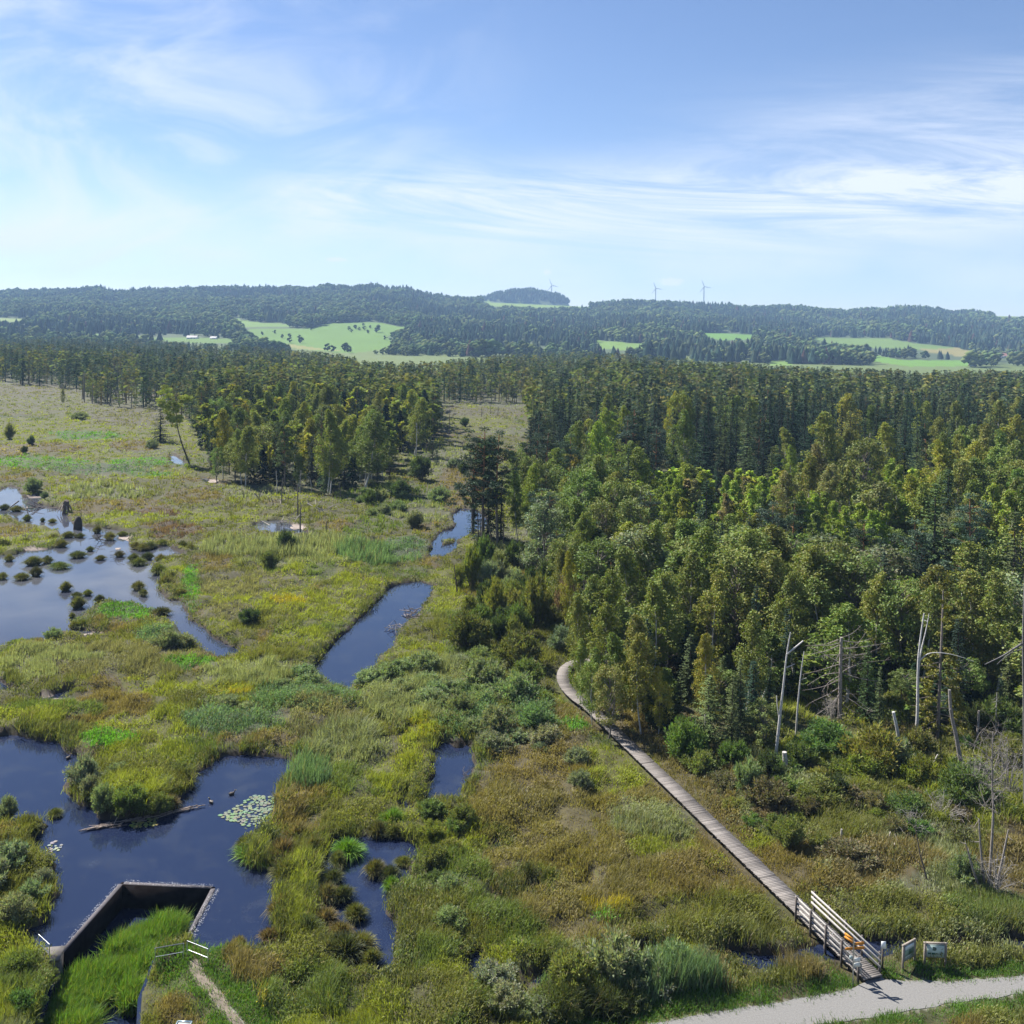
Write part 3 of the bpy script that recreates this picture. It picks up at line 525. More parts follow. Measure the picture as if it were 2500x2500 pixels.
gv, gt_, gcl, gn = [], [], [], 0
rv, rt_, rcl, rn = [], [], [], 0
def emit(store, V, T, C):
    v, t, c = store; off = sum(len(a) for a in v); v.append(V); t.append(T + off); c.append(C)
def tufts(n, y0, y1, nb, simple, wpx, seed_h=1.0):
    P, px, py = sample_ground(n, y0, y1)
    dw = np.full(len(P), 8.0); nr_ = P[:, 1] < 420; dw[nr_] = land_sdf(P[nr_]); 
    dw2 = dw + (fbm(P[:, 0] / 1.3, P[:, 1] / 1.3, 77, 2) - .5) * .9
    dt = sdf(P, [TRACK, FOOT], 4.0); dl = sdf(P, [LOW], 4.0)
    keep = (dw2 > .12) & (dt > .10) & (dl > .35) & ((mud_at(px, py) < .12) | (dw > 1.3)) & (walk_dist(P) > .92)
    dens = np.where(in_forest(px, py), .22, 1.0); keep &= rng.random(len(P)) < dens
    cq = fbm(P[:, 0] / 1.6, P[:, 1] / 2.0, 51, 3); keep &= (cq > .41) | (rng.random(len(P)) < .25)
    P, px, py, dw, dw2, dt, dl = [a[keep] for a in (P, px, py, dw, dw2, dt, dl)]
    C, H, RD = cover(P[:, 0], P[:, 1], px, py, rng)
    clump = np.clip((fbm(P[:, 0] / 1.6, P[:, 1] / 2.0, 51, 3) * .6 + fbm(P[:, 0] / 4.5, P[:, 1] / 6.0, 53, 2) * .4 - .32) / .36, 0, 1); H = H * (.28 + 1.05 * clump)
    fringe = (dw2 < 1.1) & (rng.random(len(P)) < .7); C[fringe] = np.where(rng.random((fringe.sum(), 1)) < .5, np.array(OLIVE), np.array(DARK) * 1.3); fi_ = np.where(fringe)[0]; ahead = land_sdf(P[fi_] - np.array([0, 1.3])) < dw[fi_]; H[fi_] = np.where(ahead, np.clip(H[fi_] * 1.1, .5, .95), np.minimum(H[fi_], .40)); farsh = np.zeros(len(P), bool); farsh[fi_[ahead]] = True
    verge = dt < 1.5 + 1.2 * (fbm(P[:, 0] / 2, P[:, 1] / 2, 88, 2) - .5); C[verge] = np.array([.085, .165, .028]); H[verge] = .16 + .12 * rng.random(verge.sum())
    RD[verge] = False
    wd_ = walk_dist(P); wk = wd_ < 2.6; H[wk] = np.minimum(H[wk], .12 + .20 * (wd_[wk] - .8)); sh_ = (py < 1700) & (dw2 < 3.0) & ~farsh; H[sh_] = np.minimum(H[sh_], .18 + .16 * np.maximum(dw2[sh_], 0))
    z = base_height(P[:, 0], P[:, 1], dw, dl, dt, px, py) - .04
    Y = P[:, 1]; mpp = Y / F * 2500 / 1024.0              # metres that one finished pixel spans here
    m = len(P)
    base = np.repeat(np.stack([P[:, 0], P[:, 1], z], 1), nb, 0); N_ = m * nb
    spread = np.repeat(np.clip(.16 + mpp * .8, .16, 1.2), nb)
    base[:, 0] += rng.normal(size=N_) * spread; base[:, 1] += rng.normal(size=N_) * spread * 1.2
    h = np.repeat(H, nb) * rng.uniform(.55, 1.2, N_); rd = np.repeat(RD, nb)
    windy = np.repeat(fbm(P[:, 0] / 5, P[:, 1] / 5, 61, 2), nb)
    az = np.where(rng.random(N_) < .55, (windy - .5) * 7 + rng.normal(size=N_) * .5, rng.random(N_) * 6.28)
    lean = np.clip(rng.normal(.45, .25, N_), .05, 1.1); lean = np.where(rd, lean * .55, lean * (.6 if (simple and y1 < 1400) else 1.0))
    Cc = np.repeat(C, nb, 0) * np.array([1.12, 1.13, 1.0]) * np.repeat(rng.uniform(.72, 1.28, m), nb)[:, None] * rng.uniform(.8, 1.2, (N_, 1))
    dry = rng.random(N_) < .05; Cc[dry] = np.array(STRAW) * rng.uniform(.7, 1.1, (dry.sum(), 1))
    w = np.maximum(.018 + .010 * rng.random(N_), np.repeat(mpp, nb) * wpx)
    # broad leaved herbs: short wide leaves spread through the height of the plant
    herb = np.repeat(((C[:, 1] > C[:, 0] * 1.35) | (fbm(P[:, 0] / 2.2, P[:, 1] / 2.6, 91, 3) > .57)) & ~RD & (H > .3), nb) & (rng.random(N_) < .8)
    base[:, 2] = np.where(herb, base[:, 2] + rng.random(N_) ** .7 * h * .85, base[:, 2]); h = np.where(herb, rng.uniform(.10, .20, N_) + np.repeat(mpp, nb) * .5, h)
    w = np.where(herb, np.maximum(w * 1.5, rng.uniform(.03, .065, N_)), w); lean = np.where(herb, rng.uniform(.3, 1.15, N_), lean)
    V, T, CC = blades(base, az, lean, h, w, Cc, simple)
    k = V.shape[0] // N_; sel = np.repeat(rd, k)
    # split the blades into meadow and reed
    ids = np.where(~rd)[0]; rid = np.where(rd)[0]
    for idx, store in ((ids, (gv, gt_, gcl)), (rid, (rv, rt_, rcl))):
        if not len(idx): continue
        b_, a_, l_, h_, w_, c_ = base[idx], az[idx], lean[idx], h[idx], w[idx], Cc[idx]
        V, T, CC = blades(b_, a_, l_, h_, w_, c_, simple); emit(store, V, T, CC)
DENS = 1.0
tufts(int(84000 * DENS), 1720, 2640, 15, False, .52)
tufts(int(60000 * DENS), 1330, 1730, 11, True, .72)
tufts(int(52000 * DENS), 925, 1340, 8, True, .95)
def join(store, name, mat, kind='stuff'):
    V = np.vstack(store[0]); T = np.vstack(store[1]); C = np.vstack(store[2]); me = mesh_np(name, V, T, C, mat)
    return tag(put(name, me), kind=kind)
join((gv, gt_, gcl), 'meadow_grass', GRASS); 

# tall green reeds in the low channel below the weir
cv, ct, cc_ = [], [], []
REED_PX = [(330,2252),(362,2228),(410,2236),(448,2240),(446,2262),(415,2285),(390,2305),(368,2330),(345,2370),(335,2440),(300,2470),(290,2400),(262,2390),(250,2440),(225,2500),(190,2530),(90,2530),(128,2440),(170,2375),(236,2338),(286,2292)]
reed = poly(REED_PX, -.75)
lo_, hi_ = reed.min(0), reed.max(0); q = rng.uniform(lo_, hi_, (16000, 2)); q = q[inside(q, reed)]
pool = (fbm(q[:, 0] / 1.4, q[:, 1] / 1.4, 71, 2) > .40); q = q[pool][:5200]
nb = 7; B = np.repeat(np.column_stack([q, np.full(len(q), -1.62)]), nb, 0); n_ = len(B); B[:, :2] += rng.normal(size=(n_, 2)) * .12
cl_ = np.repeat(fbm(q[:, 0] / 1.1, q[:, 1] / 1.1, 73, 2), nb)
Lr = (.9 + .85 * cl_) * rng.uniform(.6, 1.15, n_); Cr = np.where(rng.random((n_, 1)) < .7, np.array([.115, .225, .030]), np.array([.20, .25, .04])) * rng.uniform(.7, 1.3, (n_, 1))
V, T, CC = blades(B, rng.normal(.6, 1.3, n_), np.clip(rng.normal(.42, .25, n_), .03, 1), Lr, rng.uniform(.03, .055, n_), Cr, False)
join(([V], [T], [CC]), 'channel_reeds', GRASS)
join((rv, rt_, rcl), 'reed_bed', GRASS)

# ------------------------------------------------------------------ tree and shrub shapes (each built once, then copied)
def clumps(mb, ctr, rad, per, L, W_, g, tone=1.0, flat=.75, var=.22, up=.25, hang=0.0):
    for c_, r_ in zip(ctr, rad):
        k = int(per * g.uniform(.75, 1.25)); d = rdir(k, g); rr_ = g.random(k) ** .45
        P = c_ + d * (r_ * rr_)[:, None] * np.array([1, 1, flat]); 
        if hang: P[:, 2] -= hang * rr_ * r_
        A = unit(d * .7 + rdir(k, g) + np.array([0, 0, -hang * 1.2])); Nn = unit(rdir(k, g) + np.array([0, 0, up * 2]) + d * .4)
        Bv = unit(np.cross(A, Nn)); t = tone * g.uniform(1 - var, 1 + var)
        col_ = t * np.column_stack([g.uniform(.85, 1.2, k), g.uniform(.9, 1.12, k), g.uniform(.8, 1.15, k)])
        mb.cards(P, A, Bv, L * g.uniform(.7, 1.3, k), W_ * g.uniform(.7, 1.3, k), col_)
def stem(mb, P0, P1, r0, r1, c, g, wob=.25, k=7, n=6):
    t = np.linspace(0, 1, k)[:, None]; P = np.asarray(P0) + (np.asarray(P1) - np.asarray(P0)) * t
    P = P + np.sin(t * math.pi) * g.normal(size=3) * wob + g.normal(size=(k, 3)) * wob * .15 * np.sin(t * math.pi)
    mb.tube(P, np.linspace(r0, r1, k), c, n); return P
WHITE = (.50, .49, .46); GREYBARK = (.16, .14, .12); RED = (.26, .13, .065); DARKBARK = (.075, .06, .05)
def birch_shape(seed, h=14.0, R_=2.7, cb=.30, per=74, narrow=False):
    g = np.random.default_rng(seed); tr, cr = MB(), MB()
    P = stem(tr, (0, 0, -.3), (g.normal() * .5, g.normal() * .5, h * .96), .14, .02, WHITE, g, .35, 10, 7)
    ctr, rad = [], []
    for i in range(54 if not narrow else 34):
        t = cb + (1 - cb) * (i + g.random()) / (54 if not narrow else 34); s = (t - cb) / (1 - cb)
        env = R_ * (np.sin(math.pi * min(1, .12 + s * .88) ** .85) ** .8 * (1.08 - .45 * s) + .10) * g.uniform(.45, 1.1)
        a = g.random() * 6.28; b0 = np.array([np.interp(t - .08, np.linspace(0, 1, 10), P[:, k]) for k in range(3)])
        e = np.array([b0[0] + env * math.cos(a), b0[1] + env * math.sin(a), t * h + .15 * env])
        tr.tube([b0, (b0 + e) / 2 + [0, 0, .25], e], [.035, .022, .008], (.20, .17, .15), 4, False)
        ctr.append(e); rad.append(g.uniform(.50, .95) * (1.12 - .4 * s) * R_ / 2.3)
        if g.random() < .6: ctr.append((b0 + e) / 2 + [0, 0, -.2]); rad.append(.55 * R_ / 2.3)
    ctr.append(np.array([P[-1][0], P[-1][1], h])); rad.append(.5)
    clumps(cr, ctr, rad, per, .30, .17, g, hang=.55, flat=1.0)
    return tr, cr
def alder_shape(seed, h=13.0, R_=3.0, cb=.22, per=88):
    g = np.random.default_rng(seed); tr, cr = MB(), MB()
    P = stem(tr, (0, 0, -.3), (g.normal() * .6, g.normal() * .6, h * .86), .2, .04, GREYBARK, g, .3, 9, 7); ctr, rad = [], []
    for i in range(62):
        s = g.random() ** .8; a = g.random() * 6.28; zz = cb + (1 - cb) * s
        env = R_ * math.sqrt(max(.05, 1 - (abs(s - .42) / .62) ** 2.2)) * g.uniform(.55, 1.08)
        b0 = np.array([0, 0, max(.15, zz - .18) * h]); e = np.array([env * math.cos(a), env * math.sin(a), zz * h * .97])
        tr.tube([b0, (b0 + e) / 2 + [0, 0, .3], e], [.06, .035, .01], GREYBARK, 4, False); ctr.append(e); rad.append(g.uniform(.6, 1.1))
    clumps(cr, ctr, rad, per, .31, .20, g, flat=.85, up=.5)
    return tr, cr
def spruce_shape(seed, h=20.0, R_=3.0, dens=1.0, low=.06, gaps=.0):
    g = np.random.default_rng(seed); tr, cr = MB(), MB()
    tr.tube([(0, 0, -.3), (0, 0, h * .5), (0, 0, h)], [.24, .14, .02], DARKBARK, 7)
    A_, B_, P_, L_, W_l, C_ = [], [], [], [], [], []
    z = low * h
    while z < h * .985:
        f = z / h; nb_ = 4 + int(3 * g.random() + 2 * (1 - f))
        for k in range(nb_):
            if g.random() < gaps: continue
            a = g.random() * 6.28; Lb = R_ * (1 - f) ** .80 * g.uniform(.62, 1.12) + .22
            dr = np.array([math.cos(a), math.sin(a), 0]); sdv = np.array([-math.sin(a), math.cos(a), 0]); tone = g.uniform(.75, 1.25)
            m = max(2, int(Lb / .40 * dens))
            for i in range(m):
                s = (i + .6) / m; r_ = s * Lb; zz = z - .30 * r_ + .13 * r_ * r_ / max(Lb, .3) * 1.0 + (0.25 * f) * r_
                c0 = dr * r_ + np.array([0, 0, zz])
                wd = .62 * (1 - s * .55) * (.55 + .45 * min(1, Lb / 1.6))
                for sg in (-1, 1):
                    av = unit(dr * .75 + sdv * sg * g.uniform(.45, .9) + np.array([0, 0, g.uniform(-.35, .02)]))
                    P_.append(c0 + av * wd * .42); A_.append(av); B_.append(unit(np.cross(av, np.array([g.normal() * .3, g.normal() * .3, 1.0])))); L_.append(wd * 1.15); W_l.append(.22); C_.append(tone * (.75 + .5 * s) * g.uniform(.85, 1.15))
                if g.random() < .75:
                    av = unit(dr * .35 + np.array([0, 0, -1.0]) + sdv * g.normal() * .25)
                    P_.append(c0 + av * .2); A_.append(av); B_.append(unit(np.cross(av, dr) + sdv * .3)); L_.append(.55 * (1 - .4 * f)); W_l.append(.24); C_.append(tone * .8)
        z += (.50 + .18 * g.random()) * (1 - .35 * f)
    C_ = np.array(C_)[:, None] * np.column_stack([g.uniform(.9, 1.1, len(C_)), np.ones(len(C_)), g.uniform(.9, 1.1, len(C_))])
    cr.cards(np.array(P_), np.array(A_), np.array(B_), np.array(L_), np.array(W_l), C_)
    return tr, cr
def pine_shape(seed, h=17.0, R_=2.9, cb=.36, per=72):
    g = np.random.default_rng(seed); tr, cr = MB(), MB(); k = 10
    t = np.linspace(0, 1, k)[:, None]; P = np.array([0, 0, -.3]) + t * np.array([g.normal() * .5, g.normal() * .5, h * .97]) + np.sin(t * 3.1) * np.array([g.normal() * .3, g.normal() * .3, 0])
    cc = np.where(t < .5, np.array(GREYBARK) * .8, np.array(RED)); tr.tube(P, np.linspace(.19, .05, k), cc, 7); ctr, rad = [], []
    for i in range(30):
        s = (i + g.random()) / 30; zz = cb + (.97 - cb) * s; a = g.random() * 6.28
        env = R_ * (1 - .55 * s ** 1.5) * g.uniform(.45, 1.1); b0 = np.array([np.interp(zz - .04, t[:, 0], P[:, q]) for q in range(3)])
        e = b0 + np.array([env * math.cos(a), env * math.sin(a), env * .28 + .2])
        tr.tube([b0, (b0 + e) / 2 - [0, 0, .1], e], [.07, .045, .015], np.array(RED) * .8, 4, False)
        for q in range(3):
            ctr.append(e - (e - b0) * .28 * q + g.normal(size=3) * .38); rad.append(g.uniform(.45, .8))
    ctr.append(P[-1] + [0, 0, .2]); rad.append(.8)
    clumps(cr, ctr, rad, per, .34, .10, g, flat=.5, up=.1, var=.25)
    return tr, cr
def willow_shape(seed, ns=46, per=105, narrow=1.0):
    """shrub one metre high and two metres across; scaled when placed"""
    g = np.random.default_rng(seed); tr, cr = MB(), MB()
    P_, A_, B_, L_, W_l, C_ = [], [], [], [], [], []
    for i in range(ns):
        a = g.random() * 6.28; sp = g.random() ** .6; e = np.array([math.cos(a) * sp * .85, math.sin(a) * sp * .85, 1.02 - .55 * sp ** 2 + g.normal() * .06])
        b0 = np.array([math.cos(a) * .12 * sp, math.sin(a) * .12 * sp, -.05]); md = (b0 + e) / 2 + np.array([0, 0, .12])
        tr.tube([b0, md, e], [.018, .011, .004], (.14, .11, .08), 4, False)
        k = per; s = g.uniform(.30, 1.05, k); pts = np.where(s[:, None] < .5, b0 + (md - b0) * (s * 2)[:, None], md + (e - md) * (s * 2 - 1)[:, None])
        d = rdir(k, g, .25); pts = pts + d * (.16 * g.random(k) ** .5)[:, None]; pts[:, 2] = np.abs(pts[:, 2]) 
        A = unit(unit(e - b0) * .6 + d); B = unit(np.cross(A, rdir(k, g))); tn = g.uniform(.75, 1.25)
        cr.cards(pts, A, B, .125 * g.uniform(.6, 1.3, k), .045 * narrow * g.uniform(.7, 1.3, k), tn * np.column_stack([g.uniform(.85, 1.15, k), g.uniform(.9, 1.1, k), g.uniform(.85, 1.2, k)]))
    return tr, cr
def tussock_shape(seed, n=760):
    """sedge tussock one metre across, dark root stock and a mop of bent blades"""
    g = np.random.default_rng(seed); tr = MB()
    ang = np.linspace(0, 6.283, 12, endpoint=False); rings = [(.28, -.35), (.30, -.05), (.22, .08), (.08, .15)]
    V = np.array([[r_ * math.cos(a) * g.uniform(.88, 1.12), r_ * math.sin(a) * g.uniform(.88, 1.12), z] for (r_, z) in rings for a in ang] + [[0, 0, .17]])
    T = [[i * 12 + j, i * 12 + (j + 1) % 12, (i + 1) * 12 + (j + 1) % 12, (i + 1) * 12 + j] for i in range(3) for j in range(12)]
    tr.add(V[:48], np.array(T), (.05, .038, .025)); tr.add(V[36:49], np.array([[j, (j + 1) % 12, 12] for j in range(12)]), (.06, .045, .03))
    a = g.random(n) * 6.28; r_ = .28 * g.random(n) ** .6; B = np.column_stack([np.cos(a) * r_, np.sin(a) * r_, .16 - r_ * .55])
    l = np.clip(r_ / .28 * .85 + g.normal(size=n) * .15, .03, 1.05); L = g.uniform(.42, .66, n); hd = np.column_stack([np.cos(a), np.sin(a), np.zeros(n)]); up_ = np.array([0, 0, 1.0])
    tw = g.random(n) * 6.28; s_ = (np.column_stack([-np.sin(a), np.cos(a), np.zeros(n)]) * np.cos(tw)[:, None] + hd * np.sin(tw)[:, None]) * g.uniform(.009, .017, n)[:, None]
    md = B + hd * (L * .46 * l)[:, None] + up_ * (L * (.70 - .28 * l))[:, None]; tip = B + hd * (L * (.08 + .85 * l))[:, None] + up_ * (L * (1.0 - 1.05 * l ** 2.2))[:, None]; tip[:, 2] = np.maximum(tip[:, 2], -.06)
    V = np.stack([B - s_, B + s_, md + s_, md - s_, tip], 1).reshape(-1, 3); b_ = (np.arange(n) * 5)[:, None]; T = np.concatenate([b_ + [0, 1, 2], b_ + [0, 2, 3], b_ + [3, 2, 4]])
    C = np.repeat(g.uniform(.7, 1.3, (n, 1)) * np.column_stack([g.uniform(.85, 1.25, n), np.ones(n), g.uniform(.8, 1.2, n)]), 5, 0)
    bl = MB(); bl.add(V, T, C); return tr, bl
SH = {}
def reg(kind, pairs, leafmat):
    SH[kind] = [(a.mesh(kind + '_trunk', BARK, True), b.mesh(kind + '_crown', leafmat)) for a, b in pairs]
reg('birch', [birch_shape(s) for s in (1, 2, 3, 4)], LEAF)
reg('young_birch', [birch_shape(s, 10.0, 2.0, .10, 95, True) for s in (11, 12, 13)], LEAF)
reg('alder', [alder_shape(s) for s in (21, 22, 23, 24)], LEAF)
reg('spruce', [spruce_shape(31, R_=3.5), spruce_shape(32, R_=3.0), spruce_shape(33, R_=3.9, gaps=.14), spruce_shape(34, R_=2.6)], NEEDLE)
reg('pine', [pine_shape(s) for s in (41, 42, 43)], NEEDLE)
reg('willow', [willow_shape(s) for s in (51, 52, 53, 54)], WILLOW)
reg('tussock', [tussock_shape(s) for s in (61, 62, 63)], GRASS)
H0 = dict(birch=14.0, young_birch=10.0, alder=13.0, spruce=20.0, pine=17.0)
KIND = dict(birch='birch', young_birch='birch', alder='alder', spruce='spruce', pine='pine')
TINT = dict(
 spruce=dict(dark=(.028,.054,.030), deep=(.018,.036,.023), olive=(.085,.115,.040)),
 pine=dict(bluish=(.058,.092,.062), dark=(.038,.064,.036), olive=(.085,.108,.040)),
 birch=dict(green=(.140,.185,.044), olive=(.185,.212,.050), yellowing=(.255,.250,.040), bright=(.215,.280,.042), russet=(.200,.185,.080)),
 alder=dict(green=(.140,.190,.050), olive=(.180,.212,.062), grey=(.165,.195,.105), bright=(.150,.200,.036)))
PLANTS = []          # every individual tree and shrub, labelled further down
def plant(kind, x, y, h, tint, w=1.0, var=None, z=.25, note=None):
    PLANTS.append(dict(kind=kind, x=float(x), y=float(y), h=float(h), tint=tint, w=float(w), var=var, z=z, note=note))
def tree_px(kind, px, ytop, D, tint, w=1.0, note=None, var=None):
    p = at_dist(np.array(float(px)), np.array(float(ytop)), D); plant(kind, p[0], p[1], p[2] - .25, tint, w, var, note=note)
def tree_base(kind, px, ytop, ybase, tint, w=1.0, note=None, var=None):
    b = at(float(px), float(ybase), .3); t = at_dist(np.array(float(px)), np.array(float(ytop)), b[1]); plant(kind, b[0], b[1], t[2] - .25, tint, w, var, note=note)
# ------------------------------------------------------------------ individual trees read off the photograph: kind, x of the top, y of the top, distance, tint, width
for a in [
 ('pine',1185,1035,166,'dark',1.5),('pine',1222,1046,163,'dark',1.35),('pine',1160,1062,170,'dark',1.3),('spruce',1196,1110,168,'dark',1.3),('spruce',1226,1140,166,'dark',1.1),('spruce',1160,1135,171,'dark',1.0),
 ('spruce',1333,916,318,'olive',1.25),('spruce',1369,918,312,'dark',1.1),('spruce',1392,939,300,'dark',1.0),('spruce',1352,945,296,'olive',1.1),('spruce',1410,960,290,'olive',1.0),('spruce',1318,975,300,'olive',.9),
 ('spruce',1462,905,345,'dark',1.1),('spruce',1498,934,300,'deep',1.0),('spruce',1537,950,290,'deep',1.0),('spruce',1430,925,330,'olive',1.0),('spruce',1575,915,330,'dark',1.0),('spruce',1600,935,300,'deep',1.05),('spruce',1560,925,325,'dark',1.0),
 ('birch',1462,1029,205,'bright',1.1),('birch',1480,996,225,'bright',1.0),('birch',1410,1027,205,'green',1.0),('birch',1536,992,235,'bright',.9),('birch',1390,1040,215,'green',.9),
 ('pine',1553,988,228,'dark',1.9),('pine',1525,1015,222,'bluish',1.5),('pine',1340,1045,195,'bluish',1.25),('pine',1398,1055,180,'bluish',1.0),('spruce',1535,1088,172,'dark',.95),('spruce',1431,1066,192,'olive',1.0),
 ('pine',1290,1062,196,'bluish',1.0),('alder',1300,1105,178,'olive',.9),('alder',1262,1085,186,'olive',.8),('birch',1288,1130,172,'bright',.9),('birch',1268,1150,166,'green',.8),
 ('alder',1413,1175,152,'olive',1.0),('alder',1501,1168,152,'olive',.85),('birch',1480,1180,156,'yellowing',.7),('alder',1396,1208,142,'green',.95),('alder',1472,1208,142,'olive',1.0),('pine',1315,1185,150,'bluish',1.35),('pine',1350,1196,148,'bluish',1.1),
 ('pine',1581,1196,146,'bluish',1.3),('alder',1333,1223,138,'grey',1.1),('birch',1412,1222,134,'green',1.2),('birch',1440,1250,128,'olive',1.0),('alder',1545,1215,140,'olive',1.0),('birch',1365,1340,122,'olive',.9),('birch',1390,1345,114,'yellowing',.55),('alder',1375,1300,126,'green',1.0),
 ('alder',1560,1285,117,'grey',1.25),('birch',1600,1270,116,'olive',1.1),('birch',1530,1335,110,'green',1.15),('birch',1455,1400,104,'green',1.1),('birch',1500,1392,102,'olive',1.05),('birch',1480,1470,97,'olive',.95),('birch',1410,1455,101,'grey',.8) if False else ('birch',1415,1450,101,'olive',.85),
 ('spruce',1726,1163,138,'dark',1.35),('pine',1894,1221,134,'bluish',1.3),('pine',1933,1214,136,'dark',1.2),('pine',2111,1262,124,'dark',1.2),('spruce',2285,1171,130,'olive',1.4),('pine',2383,1197,124,'bluish',1.15),('spruce',2479,1236,110,'olive',1.3),('pine',2240,1259,120,'bluish',1.45),
 ('alder',2111,1068,184,'olive',1.15),('birch',2178,1034,212,'yellowing',1.15),('birch',2292,1075,184,'yellowing',1.2),('birch',2357,1076,184,'yellowing',1.15),('birch',2481,1012,218,'yellowing',1.25),('birch',2401,1034,205,'olive',1.1),('birch',2300,1055,206,'green',1.0),('birch',2345,1060,204,'olive',1.0),('birch',2440,1050,198,'olive',1.1),('birch',2485,1075,180,'green',1.2),('birch',2520,1060,190,'yellowing',1.1),
 ('alder',2150,1174,152,'russet',1.15) if False else ('birch',2150,1174,152,'russet',1.45),('birch',2226,1160,154,'yellowing',1.3),('birch',2260,1178,150,'olive',1.2),('birch',2040,1135,166,'russet',1.1),('birch',1975,1112,172,'olive',1.1),('birch',1990,1085,182,'russet',1.0),('birch',1920,1150,160,'russet',1.0),
 ('spruce',1703,953,252,'deep',1.1),('spruce',1731,961,246,'deep',1.1),('spruce',1772,970,244,'olive',1.1),('spruce',1800,975,246,'dark',1.0),('spruce',1830,966,250,'dark',1.0),('spruce',1855,975,246,'deep',.95),('spruce',1881,955,254,'deep',1.15),('spruce',1910,958,262,'dark',1.0),('spruce',1938,926,278,'dark',1.2),('spruce',1967,966,250,'deep',1.0),('spruce',2003,974,246,'dark',1.0),('spruce',2034,962,250,'dark',1.1),('spruce',2056,985,244,'deep',.95),('spruce',2078,974,246,'olive',1.15),('spruce',2114,985,240,'deep',1.0),('spruce',2140,990,238,'deep',1.0),('spruce',2166,950,262,'dark',1.2),('spruce',2215,940,268,'dark',1.1),('spruce',2241,956,250,'deep',1.05),('spruce',2250,974,236,'dark',1.1),('spruce',2200,975,244,'russet',1.0) if False else ('spruce',2202,972,246,'olive',1.1),
 ('spruce',2388,974,250,'dark',1.2),('spruce',2420,985,246,'olive',1.1),('spruce',2330,985,252,'dark',1.0),('alder',1664,958,248,'bright',1.0),('birch',1650,955,262,'yellowing',.8),('spruce',1690,1090,206,'dark',1.0),('spruce',1752,1105,200,'dark',1.0),('spruce',1830,1085,205,'olive',.9),('spruce',1885,1085,206,'olive',1.0),('birch',1943,1088,200,'bright',.8),('spruce',1848,1120,196,'dark',.8),('pine',2265,1022,214,'dark',1.1),('spruce',2240,1040,204,'olive',1.0),
 ('birch',1950,1395,101,'olive',1.0),('alder',2028,1310,112,'olive',1.1),('alder',2085,1335,108,'green',1.15),('alder',2065,1340,110,'green',1.0),('birch',2000,1330,110,'olive',1.2),('birch',2150,1395,103,'olive',1.0),('birch',2300,1382,102,'olive',1.2),('birch',2255,1420,100,'olive',1.0),('alder',2200,1400,102,'green',1.0),('birch',2390,1400,100,'olive',1.15),('birch',2440,1395,99,'olive',1.1),('spruce',2400,1330,112,'olive',1.1),('spruce',2160,1340,112,'dark',1.1),
 ('birch',1690,1345,106,'olive',1.0),('birch',1640,1395,102,'olive',1.2),('birch',1600,1420,99,'olive',1.05),('birch',1850,1345,107,'olive',1.25),('alder',1800,1335,110,'olive',1.2),('birch',1750,1395,102,'olive',.95),('alder',1880,1340,110,'olive',1.0),('birch',1828,1495,92,'olive',.9),('spruce',1810,1600,86,'olive',1.3),('spruce',1790,1640,84,'olive',1.1),('spruce',1735,1560,90,'dark',1.0),
 ('birch',1727,1545,88,'yellowing',.8),('birch',1610,1625,86,'yellowing',.85),('birch',1572,1545,87,'olive',.9),('birch',1545,1500,91,'olive',1.0),('birch',1500,1545,89,'olive',1.0),('birch',1450,1580,89,'olive',.9),('alder',1490,1610,86,'olive',.8),('birch',1420,1560,93,'olive',.9),('spruce',2150,1620,88,'olive',1.0),('spruce',2120,1560,91,'olive',1.0),
]:
    tree_px(*a)
# young birches, pale green, in front of the spruce wall
for x, y, D, t in [(1575,1130,188,'bright'),(1600,1125,192,'bright'),(1612,1152,182,'bright'),(1634,1158,180,'bright'),(1655,1162,178,'bright'),(1675,1172,176,'bright'),(1700,1168,178,'russet'),(1765,1160,176,'bright'),(1782,1155,178,'bright'),(1800,1172,172,'bright'),(1824,1170,176,'russet'),(1842,1180,168,'bright'),(1856,1192,164,'bright'),(1890,1194,164,'bright'),(1870,1200,160,'green'),(1925,1198,162,'bright'),(1945,1222,154,'green'),(1965,1130,180,'olive'),(2005,1212,156,'bright'),(2025,1222,152,'bright'),(2070,1150,166,'olive'),(2090,1200,156,'green'),(2055,1236,148,'bright'),(2120,1240,146,'bright'),(2175,1230,148,'bright'),(2200,1212,152,'bright'),(2218,1222,150,'bright'),(2160,1250,142,'bright'),(2105,1225,150,'bright'),(1640,1195,166,'bright'),(1690,1215,160,'yellowing'),(1620,1200,164,'bright'),(1780,1205,160,'russet'),(1990,1245,146,'green'),(2420,1180,142,'bright'),(2450,1195,138,'bright'),(2470,1165,146,'green'),(2440,1150,150,'green'),(2500,1180,140,'green'),(2170,1120,172,'bright'),(2185,1135,168,'bright')]:
    tree_px('young_birch', x, y, D, t, rng.uniform(.95, 1.25))
